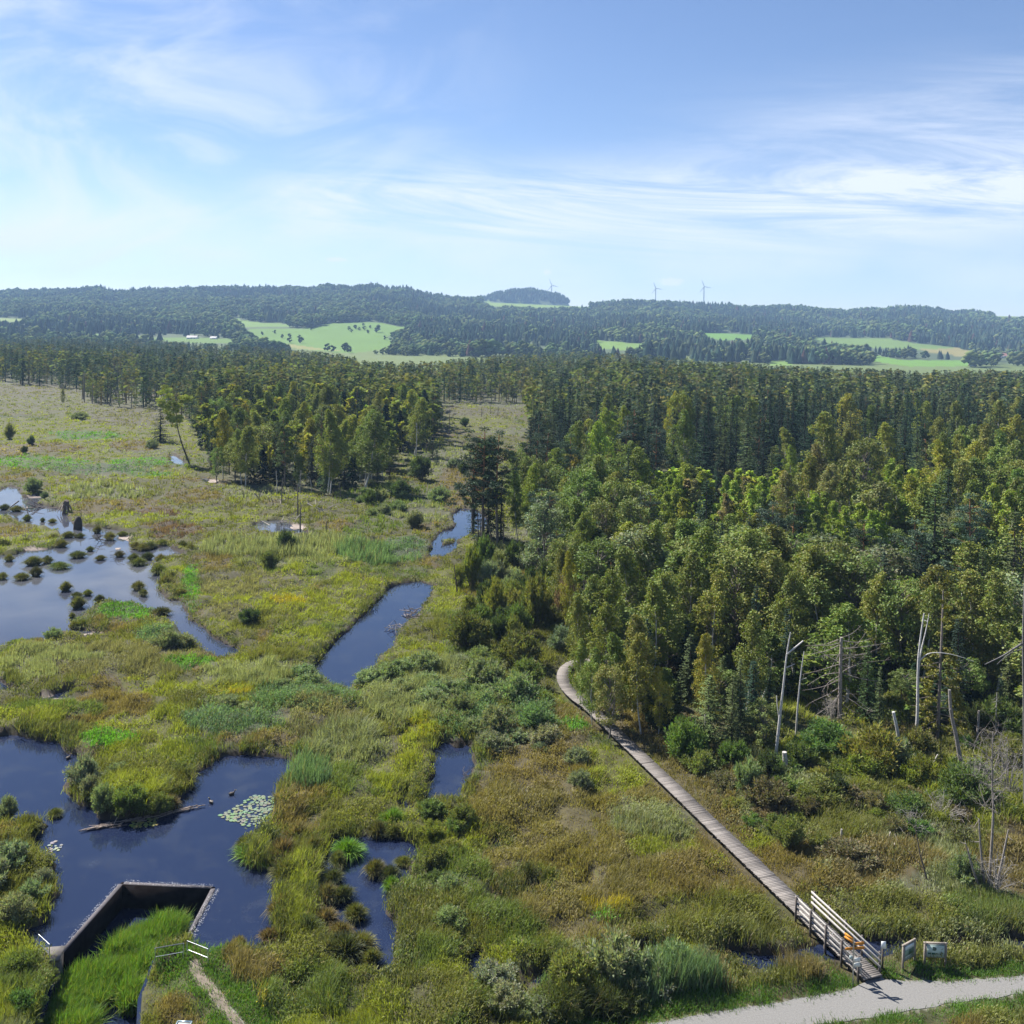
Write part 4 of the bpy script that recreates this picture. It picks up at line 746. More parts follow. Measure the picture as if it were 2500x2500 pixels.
# the island stand in the open marsh
for a in [('birch',600,1040,1188,'olive',.9),('birch',590,1048,1182,'olive',.8),('birch',545,1000,1172,'yellowing',.7),('alder',575,1065,1180,'olive',.8),('alder',530,1090,1176,'olive',.7),('pine',695,1012,1190,'olive',1.0),('pine',560,1010,1160,'olive',.9),('birch',655,1085,1180,'yellowing',.55),('birch',800,1000,1206,'olive',.8),('birch',806,1008,1205,'olive',.7),('pine',780,1000,1185,'olive',.9),('birch',752,1022,1170,'yellowing',.9),('birch',855,1012,1160,'yellowing',1.1),('birch',890,1006,1198,'green',1.1),('birch',908,1020,1185,'green',.9),('birch',935,1060,1165,'yellowing',.8),('birch',980,1028,1105,'yellowing',.7),('alder',950,1078,1155,'olive',.7),('birch',1010,970,1115,'olive',1.0),('birch',1050,985,1085,'olive',1.1),('birch',960,975,1090,'olive',1.1),('spruce',940,985,1100,'deep',1.2),('spruce',975,1000,1100,'deep',1.1),('birch',920,955,1080,'olive',.9),('birch',790,940,1085,'green',1.0),('birch',770,960,1090,'green',.9),('birch',655,956,1085,'green',.9),('birch',690,972,1110,'bright',.9),('birch',630,975,1095,'olive',.9),('birch',725,1000,1140,'olive',.9),('birch',740,980,1120,'yellowing',.8),('spruce',735,955,1100,'dark',.9),('spruce',720,962,1100,'deep',.9),('spruce',830,960,1085,'dark',1.0),('spruce',880,962,1090,'deep',1.0),('spruce',860,970,1100,'deep',1.0),('spruce',822,1010,1160,'dark',1.0),('spruce',760,1060,1188,'deep',1.1),('spruce',840,1075,1192,'deep',1.1),('spruce',720,1070,1186,'deep',1.1),('spruce',640,1085,1182,'deep',1.0),('spruce',680,1080,1184,'deep',1.0),('spruce',860,1100,1196,'dark',1.0),('spruce',920,1110,1185,'dark',1.0),('spruce',612,1100,1182,'dark',.9),('alder',635,1030,1160,'olive',1.0),('birch',620,1005,1140,'olive',1.0),('birch',590,995,1130,'green',1.0),('birch',560,985,1120,'green',.9),('pine',655,1020,1150,'olive',1.0),('birch',520,1010,1120,'olive',.9),('spruce',515,1055,1150,'dark',.9),('birch',840,1025,1170,'olive',.9),('birch',875,1040,1180,'green',.9),('birch',700,1040,1160,'olive',.9),('birch',505,985,1105,'olive',.9),('alder',525,965,1085,'green',.9),('spruce',792,1140,1210,'olive',1.2),
          ('spruce',391,995,1080,'deep',2.0),('birch',152,948,992,'olive',.55),('spruce',1066,1070,1140,'dark',.8),('alder',1055,1078,1122,'grey',.9),('spruce',1226,1048,1068,'deep',1.2)]:
    a = list(a); a[5] = a[5] * (1.3 if a[0] in ('birch', 'alder') else 1.15); tree_base(*a)
MAN = list(PLANTS)
# fill the stands behind and between them
mx_ = np.array([[q['x'], q['y'], q['h']] for q in MAN]); mpx, mtop = proj(np.column_stack([mx_[:, 0], mx_[:, 1], mx_[:, 2]]))
placed = [(q['x'], q['y']) for q in MAN]; FP = poly(FOREST_PX, .3); SP = poly(STAND_PX, .3)
g = np.random.default_rng(99)
def fill(n, region, lo, hi, chooser, gap):
    for _ in range(n):
        x, y = g.uniform(lo, hi)
        if not inside(np.array([[x, y]]), region)[0]: continue
        px, pb = proj([x, y, .3])
        if (1345 < px < 1440 and pb > 1630) or seg_dist(np.array([[x, y]]), WALK, False)[0] < 2.4: continue
        if (1880 < px < 2200 and pb > 1722) or (2200 <= px < 2400 and pb > 1770): continue
        if px < -60 or px > 2580: continue
        a = np.array(placed); 
        if np.min((a[:, 0] - x) ** 2 + (a[:, 1] - y) ** 2) < (gap(y)) ** 2: continue
        r_ = chooser(px, y)
        if r_ is None: continue
        kind, h, tint, w = r_; _, pt = proj([x, y, h]); half = 2.4 * w * F / y
        near_ = (mx_[:, 1] > y) & (np.abs(mpx - px) < half + 8)
        if np.any(near_ & (pt < mtop + 60 * 140 / np.maximum(mx_[:, 1], 60))): 
            lim = (mtop[near_] + 60 * 140 / mx_[near_, 1]).max(); h2 = HC - (lim - yh(px)) * y / F
            if h2 < 5.5: continue
            h = min(h, h2); w *= max(.8, h / max(h, 8))
        placed.append((x, y)); plant(kind, x, y, h, tint, w)
def pick(d): k = list(d); p_ = np.array([d[q] for q in k]); return k[g.choice(len(k), p=p_ / p_.sum())]
def right_kind(px, y):
    if y < 150 or px < 1560 and y < 200:
        k = pick(dict(birch=.42, alder=.24, spruce=.2, pine=.14)); h = g.uniform(11, 15.5)
        if y < 88: h *= .92
    elif y < 200 and px < 2300: k = pick(dict(young_birch=.8, birch=.08, spruce=.07, pine=.05)); h = g.uniform(8.5, 11.5)
    elif y < 225 and px >= 2300: k = pick(dict(birch=.8, alder=.1, spruce=.1)); h = g.uniform(14, 18)
    elif px < 1640 and y < 260: k = pick(dict(pine=.4, birch=.25, spruce=.35)); h = g.uniform(14, 18)
    else: k = pick(dict(spruce=.86, pine=.08, birch=.06)); h = g.uniform(14.5, 22.5) if px > 1640 else g.uniform(14, 20.5)
    t = {'young_birch': dict(bright=.72, green=.18, russet=.06, yellowing=.04), 'birch': dict(olive=.52, green=.40, yellowing=.06, russet=.02), 'alder': dict(olive=.5, green=.3, grey=.2), 'spruce': dict(dark=.55, deep=.3, olive=.15), 'pine': dict(bluish=.5, dark=.35, olive=.15)}[k]
    return k, h, pick(t), g.uniform(1.3, 1.8) if (y < 135 and k in ('birch', 'alder')) else g.uniform(1.05, 1.45)
fill(5200, FP, FP.min(0), np.array([200, FP[:, 1].max()]), right_kind, lambda y: 4.1 if y < 130 else (3.1 if y < 200 else 6.0))
def left_kind(px, y):
    k = pick(dict(birch=.5, spruce=.25, pine=.25)); t = {'birch': dict(olive=.55, green=.25, yellowing=.2), 'spruce': dict(dark=.5, deep=.5), 'pine': dict(olive=.6, dark=.4)}[k]
    return k, g.uniform(14, 18.5), pick(t), g.uniform(1.0, 1.35)
fill(700, SP, SP.min(0), SP.max(0), left_kind, lambda y: 4.2)

def under_kind(px, y):
    k = pick(dict(spruce=.45, alder=.4, birch=.15)); return k, g.uniform(3.2, 7.0), pick(dict(dark=.6, olive=.4)) if k == 'spruce' else 'green', g.uniform(1.5, 2.1)
UP_ = poly([(1425,1610),(1480,1690),(1560,1745),(1640,1800),(1760,1845),(1880,1845),(2000,1800),(2200,1805),(2330,1800),(2600,1790),(2600,1640),(1425,1500)], .3)
mx_ = np.array([[0, 1, 0]]); mpx = np.array([-9999.]); mtop = np.array([0.])
fill(500, UP_, UP_.min(0), UP_.max(0), under_kind, lambda y: 2.1)

# ------------------------------------------------------------------ shrubs (x, y of the foot, width in pixels, tint, height factor)
WT = dict(bluegrey=(.215,.245,.140), bluegreen=(.205,.255,.125), olive=(.160,.182,.056), dark=(.066,.094,.036), green=(.120,.175,.050), greygreen=(.200,.235,.150), brownish=(.165,.145,.078), yellowgreen=(.190,.210,.045), pinkish=(.190,.130,.090))
SHRUBS = [(10,2150,120,'greygreen',.6),(70,2215,86,'greygreen',.6),(20,2270,110,'bluegrey',.6),(-40,2200,120,'greygreen',.7),(95,2165,60,'greygreen',.6),(40,2400,110,'green',.5),(110,2415,70,'olive',.5),(30,2500,110,'green',.5),(10,2010,60,'bluegrey',.9),(70,2045,50,'olive',.6),
 (190,1930,78,'bluegrey',.75),(245,1992,66,'bluegreen',.8),(305,1998,95,'olive',.55),(380,1990,70,'olive',.5),(215,1955,60,'bluegrey',.7),(440,1905,60,'olive',.5),
 (695,1352,50,'dark',.8),(655,1390,52,'olive',.6),(603,1532,62,'dark',.5),(396,1590,76,'bluegreen',.45),(440,1584,60,'bluegrey',.4),(120,1570,60,'bluegreen',.5),
 (20,1074,32,'olive',1.1),(72,1089,24,'dark',.9),(57,1108,22,'dark',.8),(190,1025,44,'bluegrey',.3),(72,1206,48,'bluegrey',.7),(86,1196,36,'olive',.6),(105,1218,26,'bluegrey',.6),(368,1098,34,'greygreen',.5),
 (1025,1176,60,'dark',.75),(972,1220,64,'dark',.55),(900,1236,38,'green',.8),(930,1228,40,'bluegreen',.6),(1180,1118,40,'bluegreen',.8),(1130,1162,30,'dark',.9),(1105,1148,30,'greygreen',.7),(1072,1232,60,'bluegreen',.5),(1010,1290,50,'bluegreen',.6),(1135,1042,24,'dark',.7),
 (1141,1592,120,'olive',.55),(1330,1680,150,'brownish',.62),(1352,1640,100,'greygreen',.8),(1262,1640,120,'olive',.55),(1290,1690,90,'olive',.6),(1178,1695,110,'bluegreen',.5),(1255,1735,120,'bluegreen',.5),(1307,1800,96,'bluegreen',.55),(1216,1800,100,'bluegreen',.5),(1126,1762,84,'bluegreen',.5),(1165,1632,70,'bluegreen',.5),(1232,1535,56,'bluegrey',.6),(1362,1762,66,'olive',.5),(1385,1530,76,'pinkish',1.1),(1310,1545,84,'olive',1.2),(1205,1515,66,'yellowgreen',1.0),(1240,1500,50,'olive',1.0),(1214,1435,60,'greygreen',.8),(1290,1470,60,'dark',1.0),(1255,1460,60,'bluegrey',.8),(1150,1440,50,'yellowgreen',1.5),(1120,1440,36,'yellowgreen',1.2),(1185,1400,50,'green',1.3),(1240,1385,44,'greygreen',.7),(1290,1400,56,'bluegrey',.9),(1150,1525,50,'dark',.5),(1170,1560,50,'greygreen',.6),(1090,1700,70,'bluegrey',.4),(1050,1740,90,'bluegreen',.4),(1395,1790,44,'dark',.5),
 (1409,1876,66,'greygreen',.5),(1418,1940,66,'greygreen',.6),(1622,1955,42,'dark',.8),(1330,1735,54,'olive',.6),
 (1716,1955,140,'bluegrey',.75),(1830,1952,84,'bluegreen',.8),(1885,1926,78,'dark',.8),(2030,1868,150,'green',.42),(1960,1882,90,'green',.5),(1680,1870,110,'green',.7),(1620,1800,110,'dark',.7),(1800,1890,90,'green',.6),
 (1808,2070,130,'olive',.55),(1931,2082,86,'olive',.65),(1885,2000,130,'brownish',.45),(2046,1975,96,'dark',.55),(2150,1905,160,'yellowgreen',.5),(2200,1900,110,'greygreen',.6),(2266,1936,92,'yellowgreen',.65),(2376,1992,140,'green',.5),(2340,1955,90,'olive',.6),(2440,2000,90,'green',.5),(1985,1985,80,'olive',.5),(2120,1965,70,'yellowgreen',.5),(2370,2182,80,'bluegreen',.8),(2090,2136,150,'brownish',.25),(2030,2150,80,'dark',.25),(2465,1805,120,'green',.55),(2480,1900,100,'olive',.6),(2390,1800,70,'dark',.8),(2250,1860,80,'olive',.7),(2010,2080,70,'olive',.4),(1900,2045,70,'olive',.5),
 (1100,2210,90,'bluegreen',.5),(1060,2130,80,'olive',.5),(1050,2060,70,'yellowgreen',.5),(1130,2030,70,'olive',.6),(1095,2290,90,'bluegreen',.5),(1500,2440,160,'bluegrey',.6),(1650,2420,120,'bluegrey',.6),(1400,2460,140,'olive',.6),(1590,2440,110,'greygreen',.65),(2010,2352,60,'bluegrey',.9),(1720,2400,80,'bluegrey',.7)]
for i, (x, yb, w, t, hf) in enumerate(SHRUBS):
    b_ = at(float(x), float(yb), .25)
    if seg_dist(b_[None, :2], WALK, False)[0] < 1.1 + w * .5 * b_[1] / F or (1345 < x < 1450 and 1640 < yb < 1800): continue
    wm_ = w * (1.2 if x > 130 else 1.0) * b_[1] / F; plant('willow', b_[0], b_[1] + wm_ * .25, wm_ * hf * 1.05, t, wm_ / 2, i % 3)

# willow thickets: many shrubs crowding one another
def thicket(n, pts, tints, w0, w1, hf0, hf1, seed):
    q_ = np.random.default_rng(seed); a = np.array(pts, float); got = []
    for _ in range(4000):
        if len(got) >= n: break
        x, y = q_.uniform(a.min(0), a.max(0))
        if not inside(np.array([[x, y]]), a)[0]: continue
        w = q_.uniform(w0, w1); b_ = at(x, y, .25)
        if 1345 < x < 1450 and 1640 < y < 1800: continue
        if land_sdf(b_[None, :2])[0] < .8 or seg_dist(b_[None, :2], WALK, False)[0] < .9 + w * b_[1] / F * .4: continue
        if got and min((x - c) ** 2 + ((y - d) * 1.9) ** 2 for c, d in got) < (w * .42) ** 2: continue
        got.append((x, y)); wm_ = w * b_[1] / F; plant('willow', b_[0], b_[1], wm_ * q_.uniform(hf0, hf1), tints[int(q_.integers(len(tints)))], wm_ / 2 * q_.uniform(.9, 1.2))
thicket(34, [(900,1660),(1130,1600),(1330,1710),(1400,1800),(1340,1850),(1190,1840),(1060,1790),(930,1730)], ['bluegreen','bluegreen','bluegrey','olive'], 70, 120, .30, .48, 1)
thicket(44, [(1690,1850),(2060,1870),(2500,1800),(2500,2090),(2300,2070),(2000,2020),(1860,2050),(1730,1970)], ['olive','green','yellowgreen','brownish','yellowgreen'], 60, 130, .30, .55, 2)
thicket(8, [(1050,1990),(1150,2010),(1140,2330),(1010,2330)], ['olive','green','yellowgreen'], 60, 100, .30, .5, 3)
thicket(28, [(1110,1380),(1260,1370),(1390,1500),(1400,1600),(1250,1590),(1110,1540)], ['olive','green','greygreen','yellowgreen','dark'], 40, 80, .6, 1.2, 4)
thicket(14, [(1180,2410),(1700,2385),(1640,2470),(1250,2500)], ['bluegrey','greygreen','olive'], 90, 160, .35, .55, 5)
thicket(8, [(120,1885),(350,1890),(430,1960),(260,1995)], ['bluegrey','olive'], 50, 80, .4, .6, 6)
thicket(16, [(560,1645),(800,1640),(800,1745),(560,1740)], ['bluegreen','bluegrey'], 50, 90, .3, .45, 7)
thicket(10, [(860,1200),(1100,1130),(1100,1260),(860,1290)], ['bluegreen','greygreen'], 24, 46, .5, .8, 8)
thicket(12, [(-60,2330),(80,2340),(100,2520),(-60,2520)], ['green','olive','green'], 50, 90, .35, .5, 9)
TUSS = [(11,1245,34),(40,1249,34),(66,1272,34),(104,1274,18),(128,1276,24),(167,1313,34),(196,1313,26),(237,1302,34),(268,1318,36),(220,1346,28),(292,1359,26),(245,1367,28),(190,1362,42),(22,1371,40),(82,1381,46),(116,1375,40),(146,1389,60),(53,1416,46),(88,1407,42),(6,1414,34),(160,1443,40),(188,1458,32),(214,1454,32),(190,1485,46),(243,1470,30),(337,1440,44),(350,1455,34),(394,1502,48),(181,1535,36),(200,1534,44),(232,1530,46),(338,1381,44),(326,1369,40),(360,1367,44),(392,1375,46),(348,1345,44),(366,1341,44),(332,1341,40),(396,1332,36),(446,1340,38),(466,1349,38),(388,1402,48),(420,1419,38),(404,1432,46),(442,1459,44),(426,1455,40),(176,1508,26),(300,1310,30),(60,1330,40),(130,1322,40),(150,1336,36),(10,1340,50),
 (440,1918,60),(415,1976,60),(620,2100,84),(850,2090,74),(67,2034,60),(585,2312,36),(922,2040,46),(962,2044,44),(995,2046,28),(958,2018,60),(915,2135,46),(952,2142,44),(956,2174,54),(800,2200,70),(833,2200,60),(722,2195,74),(740,2250,80),(795,2255,64),(868,2245,70),(712,2290,80),(748,2292,70),(687,2240,74),(700,2150,84),(750,2140,80),(762,2090,70),(690,2100,70),(840,2345,110),(800,2345,80),(880,2320,60),(2328,2272,60),(2152,1990,40),(1952,1945,36),(650,2060,66),(725,2060,70),(1240,2160,50),(1290,2150,60),(1345,2160,50),(1230,2180,50),(1475,2255,60),(135,1992,30),(825,2112,46),(832,2288,50),(905,2358,50),(985,2112,38),(812,2152,50),(660,2300,50),(600,2070,50)]
for i, (x, yb, w) in enumerate(TUSS):
    b_ = at(float(x), float(yb - w * .06), .05); wm_ = w * (.78 if yb < 1600 else 1.0) * b_[1] / F
    t = 'fresh' if x in (620, 850, 958, 1475, 2328, 956) else ('russet' if (i % 4 == 1 and yb > 1800) else ('olive' if i % 3 else 'dark'))
    plant('tussock', b_[0], b_[1], min(wm_, 1.9) * .78, t, wm_, i % 3, z=.12)
TT = dict(fresh=(.11,.20,.025), russet=(.150,.125,.055), olive=(.110,.120,.036), dark=(.070,.085,.030))
# ------------------------------------------------------------------ build the individual plants
CNT = {}
def seen_size(q):
    bx_, by_ = proj([q['x'], q['y'], .2]); alone = not in_forest(np.array([bx_]), np.array([by_]))[0]; return q['h'] / q['y'] + (5 if alone else 0)
FARTREES = []
for nm in ('spruce', 'birch', 'alder', 'pine'):
    lst = sorted([q for q in PLANTS if KIND.get(q['kind']) == nm], key=seen_size, reverse=True); FARTREES += lst[296:]
_far = {id(q) for q in FARTREES}; PLANTS = [q for q in PLANTS if id(q) not in _far]
NAME = dict(birch='birch_tree', young_birch='birch_tree', alder='alder_tree', spruce='spruce_tree', pine='pine_tree', willow='willow_shrub', tussock='sedge_tussock')
for q in PLANTS:
    k = q['kind']; sh = SH[k]; i = q['var'] if q['var'] is not None else int(rng.integers(len(sh))); rz = rng.random() * 6.28
    if k == 'willow': s = (q['w'], q['w'], q['h']); tint = WT[q['tint']]
    elif k == 'tussock': s = (q['w'] * rng.uniform(.7, 1.3), q['w'] * rng.uniform(.7, 1.3), q['h'] * rng.uniform(.85, 1.45)); tint = TT[q['tint']]
    else:
        sz = q['h'] / H0[k]; wd = q['w'] * (sz if sz < 1 else 1 + (sz - 1) * .5); s = (wd, wd, sz); tint = TINT[KIND[k]][q['tint']]
    j = 1 + rng.normal() * .10; tint = tuple(max(0, c * j * (1 + rng.normal() * .05)) for c in tint)
    e = empty(NAME[k], (q['x'], q['y'], q['z'] - (.12 if k != 'tussock' else .1)), rz, s); q['obj'] = e
    if k in ('birch', 'young_birch', 'alder', 'spruce', 'pine'): a, b = 'trunk', 'crown'
    elif k == 'willow': a, b = 'stems', 'foliage'
    else: a, b = 'root_stock', 'blades'
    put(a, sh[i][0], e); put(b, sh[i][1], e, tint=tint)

# ------------------------------------------------------------------ woods too far to count: the bog forest, and the woods on the hills
def far_decid(seed, n=80):
    g = np.random.default_rng(seed); mb = MB(); mb.tube([(0, 0, -.02), (0, 0, .7)], [.011, .005], (2.2, 2.1, 2.2), 4, False)
    k = 16; ctr = []
    for i in range(k):
        s = (i + .5) / k; a = g.random() * 6.28; e = .155 * math.sin(math.pi * (.15 + .8 * s)) ** .7 * g.uniform(.3, 1.1); ctr.append((e * math.cos(a), e * math.sin(a), .24 + .74 * s))
    clumps(mb, np.array(ctr), np.full(k, .065), n / k, .085, .060, g, flat=.9, up=.5); return mb.data()
def far_spruce(seed, n=84):
    g = np.random.default_rng(seed); mb = MB(); mb.tube([(0, 0, -.02), (0, 0, .95)], [.012, .003], (.9, .8, .8), 4, False)
    z = g.random(n) ** .8 * .92 + .08; a = g.random(n) * 6.28; r_ = .165 * (1 - z) ** .8 * g.uniform(.5, 1.1, n) + .01
    dr = np.column_stack([np.cos(a), np.sin(a), np.zeros(n)]); P = dr * r_[:, None] + np.column_stack([np.zeros((n, 2)), z - .015])
    A = unit(dr + np.array([0, 0, -.55]) + rdir(n, g) * .3); B = unit(np.cross(A, np.array([0, 0, 1.0])) + rdir(n, g) * .3)
    mb.cards(P, A, B, .10 * (1.1 - .6 * z), np.full(n, .05), g.uniform(.7, 1.3, (n, 1)) * np.ones(3)); return mb.data()
def far_pine(seed, n=72):
    g = np.random.default_rng(seed); mb = MB(); mb.tube([(0, 0, -.02), (0, 0, .9)], [.014, .006], (2.0, 1.5, 1.2), 4, False); k = 12; ctr = []
    for i in range(k):
        s = (i + .5) / k; a = g.random() * 6.28; e = .13 * (1 - .5 * s) * g.uniform(.3, 1.1); ctr.append((e * math.cos(a), e * math.sin(a), .42 + .56 * s))
    clumps(mb, np.array(ctr), np.full(k, .06), n / k, .085, .04, g, flat=.55, up=.2); return mb.data()
def far_dead(seed):
    g = np.random.default_rng(seed); mb = MB(); mb.tube([(0, 0, -.02), (0, 0, .9)], [.013, .004], (1, 1, 1), 4, False)
    for i in range(12):
        z = g.uniform(.35, .88); a = g.random() * 6.28; L = g.uniform(.05, .13); mb.tube([(0, 0, z), (L * math.cos(a), L * math.sin(a), z + .04)], [.004, .001], (1, 1, 1), 3, False)
    return mb.data()
def scatter(tmpl, X, Y, Z, S, Wd, tint, g):
    """bake many small trees of one template"""
    V, T, C = tmpl; n = len(X); a = g.random(n) * 6.28; ca, sa = np.cos(a)[:, None], np.sin(a)[:, None]
    x = (V[:, 0] * ca - V[:, 1] * sa) * (S * Wd)[:, None] + X[:, None]; y = (V[:, 0] * sa + V[:, 1] * ca) * (S * Wd)[:, None] + Y[:, None]
    z = V[:, 2] * S[:, None] + Z[:, None]; P = np.stack([x, y, z], -1).reshape(-1, 3)
    return P, (T[None] + (np.arange(n) * len(V))[:, None, None]).reshape(-1, 3), (C[None] * tint[:, None, :]).reshape(-1, 3)
SKY_LINE = np.array([(-200,814),(0,815),(130,820),(260,824),(400,829),(570,841),(700,848),(830,864),(900,882),(1050,882),(1150,870),(1290,860),(1400,857),(1500,860),(1620,868),(1700,876),(1870,888),(2050,895),(2220,903),(2700,901)], float)
g = np.random.default_rng(17); store = ([], [], [])
n = 26000; px = g.uniform(-160, 2660, n); dist = 300 * np.exp(g.random(n) ** 1.15 * math.log(1900 / 300.0)); u = (px - CX) / F
X = u * dist; Y = dist; bx, by = proj(np.column_stack([X, Y, np.full(n, .3)]))
k = inside(np.stack([bx, by], 1), np.array(BOG_PX, float)) & ~((bx > 1280) & (by > 1118)) & ~inside(np.column_stack([bx, by]), np.array([(470,1200),(470,1052),(1070,1052),(1070,1200)], float)); X, Y, bx, by = X[k], Y[k], bx[k], by[k]
H = g.uniform(9.5, 20.5, len(X)) * (1 + .12 * (fbm(X / 60, Y / 60, 2, 2) - .5)); H[(bx > 1400)] *= 1.12
edge = (Y < 520) & (bx < 480); H[edge] *= .85; H[(bx > 1300) & (Y < 430)] *= .80
lim = np.interp(bx, SKY_LINE[:, 0], SKY_LINE[:, 1]); top = HC - (by * 0 + lim - yh(bx)) * Y / F
ok = H <= top * 1.02
k = ok | (g.random(len(X)) < .0); X, Y, bx, by, H = X[k], Y[k], bx[k], by[k], H[k]
# even out: one tree per small cell
cell = np.maximum(4.0, Y * .011); key = np.floor(X / cell) * 100003 + np.floor(np.log(Y) / .0155); _, fi = np.unique(key, return_index=True)
X, Y, bx, by, H = X[fi], Y[fi], bx[fi], by[fi], H[fi]; n = len(X)
print('bog forest trees', n)
ty = fbm(X / 70, Y / 110, 6, 3); r_ = g.random(n); kind = np.zeros(n, int)
right = bx > 1300
kind[:] = np.where(r_ < .50, 0, np.where(r_ < .78, 2, 1)); kind[(ty > .55)] = np.where(r_[ty > .55] < .75, 1, 2); kind[right] = np.where(r_[right] < .50, 1, np.where(r_[right] < .76, 2, 0))
backleft = (bx < 760) & (Y > 800); kind[backleft] = np.where(r_[backleft] < .7, 1, 2)
kind[(Y < 560) & (bx < 430) & (bx > 190) & (g.random(n) < .30)] = 3; kind[right & (g.random(n) < .05)] = 3; kind[(Y < 700) & (bx > 1050) & (bx < 1300) & (g.random(n) < .2)] = 3
tints = {0: [(.135,.158,.045), (.112,.142,.045), (.150,.155,.050), (.125,.145,.062)], 1: [(.050,.080,.040), (.040,.064,.036), (.080,.098,.046)], 2: [(.085,.105,.060), (.066,.090,.055), (.115,.115,.056)], 3: [(.20,.18,.17), (.15,.13,.12)]}
for kd, fn, nv in ((0, far_decid, 4), (1, far_spruce, 3), (2, far_pine, 3), (3, far_dead, 2)):
    for v in range(nv):
        m_ = np.where((kind == kd) & (np.arange(n) % nv == v))[0]
        if not len(m_): continue
        tm = np.array(tints[kd])[g.integers(len(tints[kd]), size=len(m_))] * g.uniform(.82, 1.2, (len(m_), 1)); wd = g.uniform(1.0, 1.6, len(m_)) * np.clip(.9 + Y[m_] / 2500, .9, 1.5)
        if kd < 3: wd *= 1.12
        emit(store, *scatter(fn(100 + v + kd * 10), X[m_], Y[m_], np.full(len(m_), .1), H[m_], wd, tm, g))
mid_t = {}
for q in FARTREES:
    nm = KIND[q['kind']]; v = int(g.integers(3))
    if (nm, v) not in mid_t: mid_t[(nm, v)] = {'spruce': lambda: far_spruce(400 + v, 420), 'birch': lambda: far_decid(410 + v, 420), 'alder': lambda: far_decid(420 + v, 420), 'pine': lambda: far_pine(430 + v, 360)}[nm]()
    emit(store, *scatter(mid_t[(nm, v)], np.array([q['x']]), np.array([q['y']]), np.array([.1]), np.array([q['h']]), np.array([q['w'] * 1.1]), np.array([TINT[nm][q['tint']]]) * g.uniform(.85, 1.15), g))
print('baked', len(FARTREES))
join(store, 'bog_forest', FARLEAF)

def blob(seed, con=False):
    g = np.random.default_rng(seed)
    if con:
        V = [(0, 0, 1.0)]; T = []; nn = 7
        for ring, (r_, z) in enumerate([(.07, .78), (.17, .45), (.235, .08)]):
            for j in range(nn): a = (j + .5 * ring) / nn * 6.283; V.append((r_ * g.uniform(.65, 1.25) * math.cos(a), r_ * g.uniform(.65, 1.25) * math.sin(a), z + g.normal() * .035))
        T += [(0, 1 + j, 1 + (j + 1) % nn) for j in range(nn)]
        for ring in range(2):
            o_ = 1 + ring * nn
            for j in range(nn): T += [(o_ + j, o_ + nn + j, o_ + nn + (j + 1) % nn), (o_ + j, o_ + nn + (j + 1) % nn, o_ + (j + 1) % nn)]
        V = np.array(V); return V, np.array(T), np.ones((len(V), 3))
    mb = MB(); k = 9                            # a crown of overlapping leaf masses
    for i in range(k):
        s = (i + .5) / k; a = g.random() * 6.28; e = .30 * math.sin(math.pi * (.12 + .75 * s)) * g.uniform(.4, 1.1); c_ = np.array([e * math.cos(a), e * math.sin(a), .25 + .66 * s]); r_ = g.uniform(.13, .2)
        d = unit(np.array([[0, 0, 1.], [1, 0, .1], [.31, .95, .1], [-.8, .59, .1], [-.8, -.59, .1], [.31, -.95, .1], [0, 0, -1.]])) * g.uniform(.8, 1.2, (7, 1)) * r_
        T = [(0, 1 + j, 1 + (j + 1) % 5) for j in range(5)] + [(6, 1 + (j + 1) % 5, 1 + j) for j in range(5)]; mb.add(c_ + d, np.array(T), np.ones(3) * g.uniform(.8, 1.2))
    return mb.data()
g = np.random.default_rng(23); store = ([], [], [])
def hill_points(n, ya, yb, xa=-200, xb=2700):
    px = g.uniform(xa, xb, n); Yd = ya + (yb - ya) * g.random(n); X = (px - CX) / F * Yd; Z = terrain(X, Yd); return X, Yd, Z
Xa, Ya, Za = hill_points(36000, 1420, 3720); Xb, Yb, Zb = hill_points(3000, 4300, 4860, 1100, 1440)
X = np.concatenate([Xa, Xb]); Y = np.concatenate([Ya, Yb]); Z = np.concatenate([Za, Zb])
Xc, Yc, Zc = hill_points(700, 1420, 1800, 680, 1200); X = np.concatenate([X, Xc]); Y = np.concatenate([Y, Yc]); Z = np.concatenate([Z, Zc])
bx, by = proj(np.column_stack([X, Y, Z])); S = g.uniform(13, 24, len(X)); S[-700:] *= .62; hpx = S * F / Y
keep = np.ones(len(X), bool)
for pts, _ in FIELDS:
    q_ = np.array(pts, float)
    for fr in (0, .35, .7): keep &= ~inside(np.column_stack([bx, by - hpx * fr]), q_)
vill = ((bx > 2380) & (by > 855) & (Y < 2400)) | ((bx > 230) & (bx < 560) & (by > 815) & (Y < 2300)); keep &= ~(vill & (g.random(len(X)) < .72))
flat_ = (Y < 1900) & (fbm(X / 160, Y / 160, 33, 3) < .50); flat_[-700:] = False; keep &= ~(flat_ & (g.random(len(X)) < .8))
X, Y, Z, S, bx, by = [a[keep] for a in (X, Y, Z, S, bx, by)]; n = len(X)
con = (fbm(X / 190, Y / 260, 44, 3) + .10 * (np.abs(bx - 1250) < 260) + .05 * (bx > 1300)) > .575; con ^= g.random(n) < .10; con |= (Y > 4200) & (g.random(n) < .7)
S = np.where(con, S * 1.12, S * .92) * (.62 + .8 * fbm(X / 45, Y / 90, 71, 2))
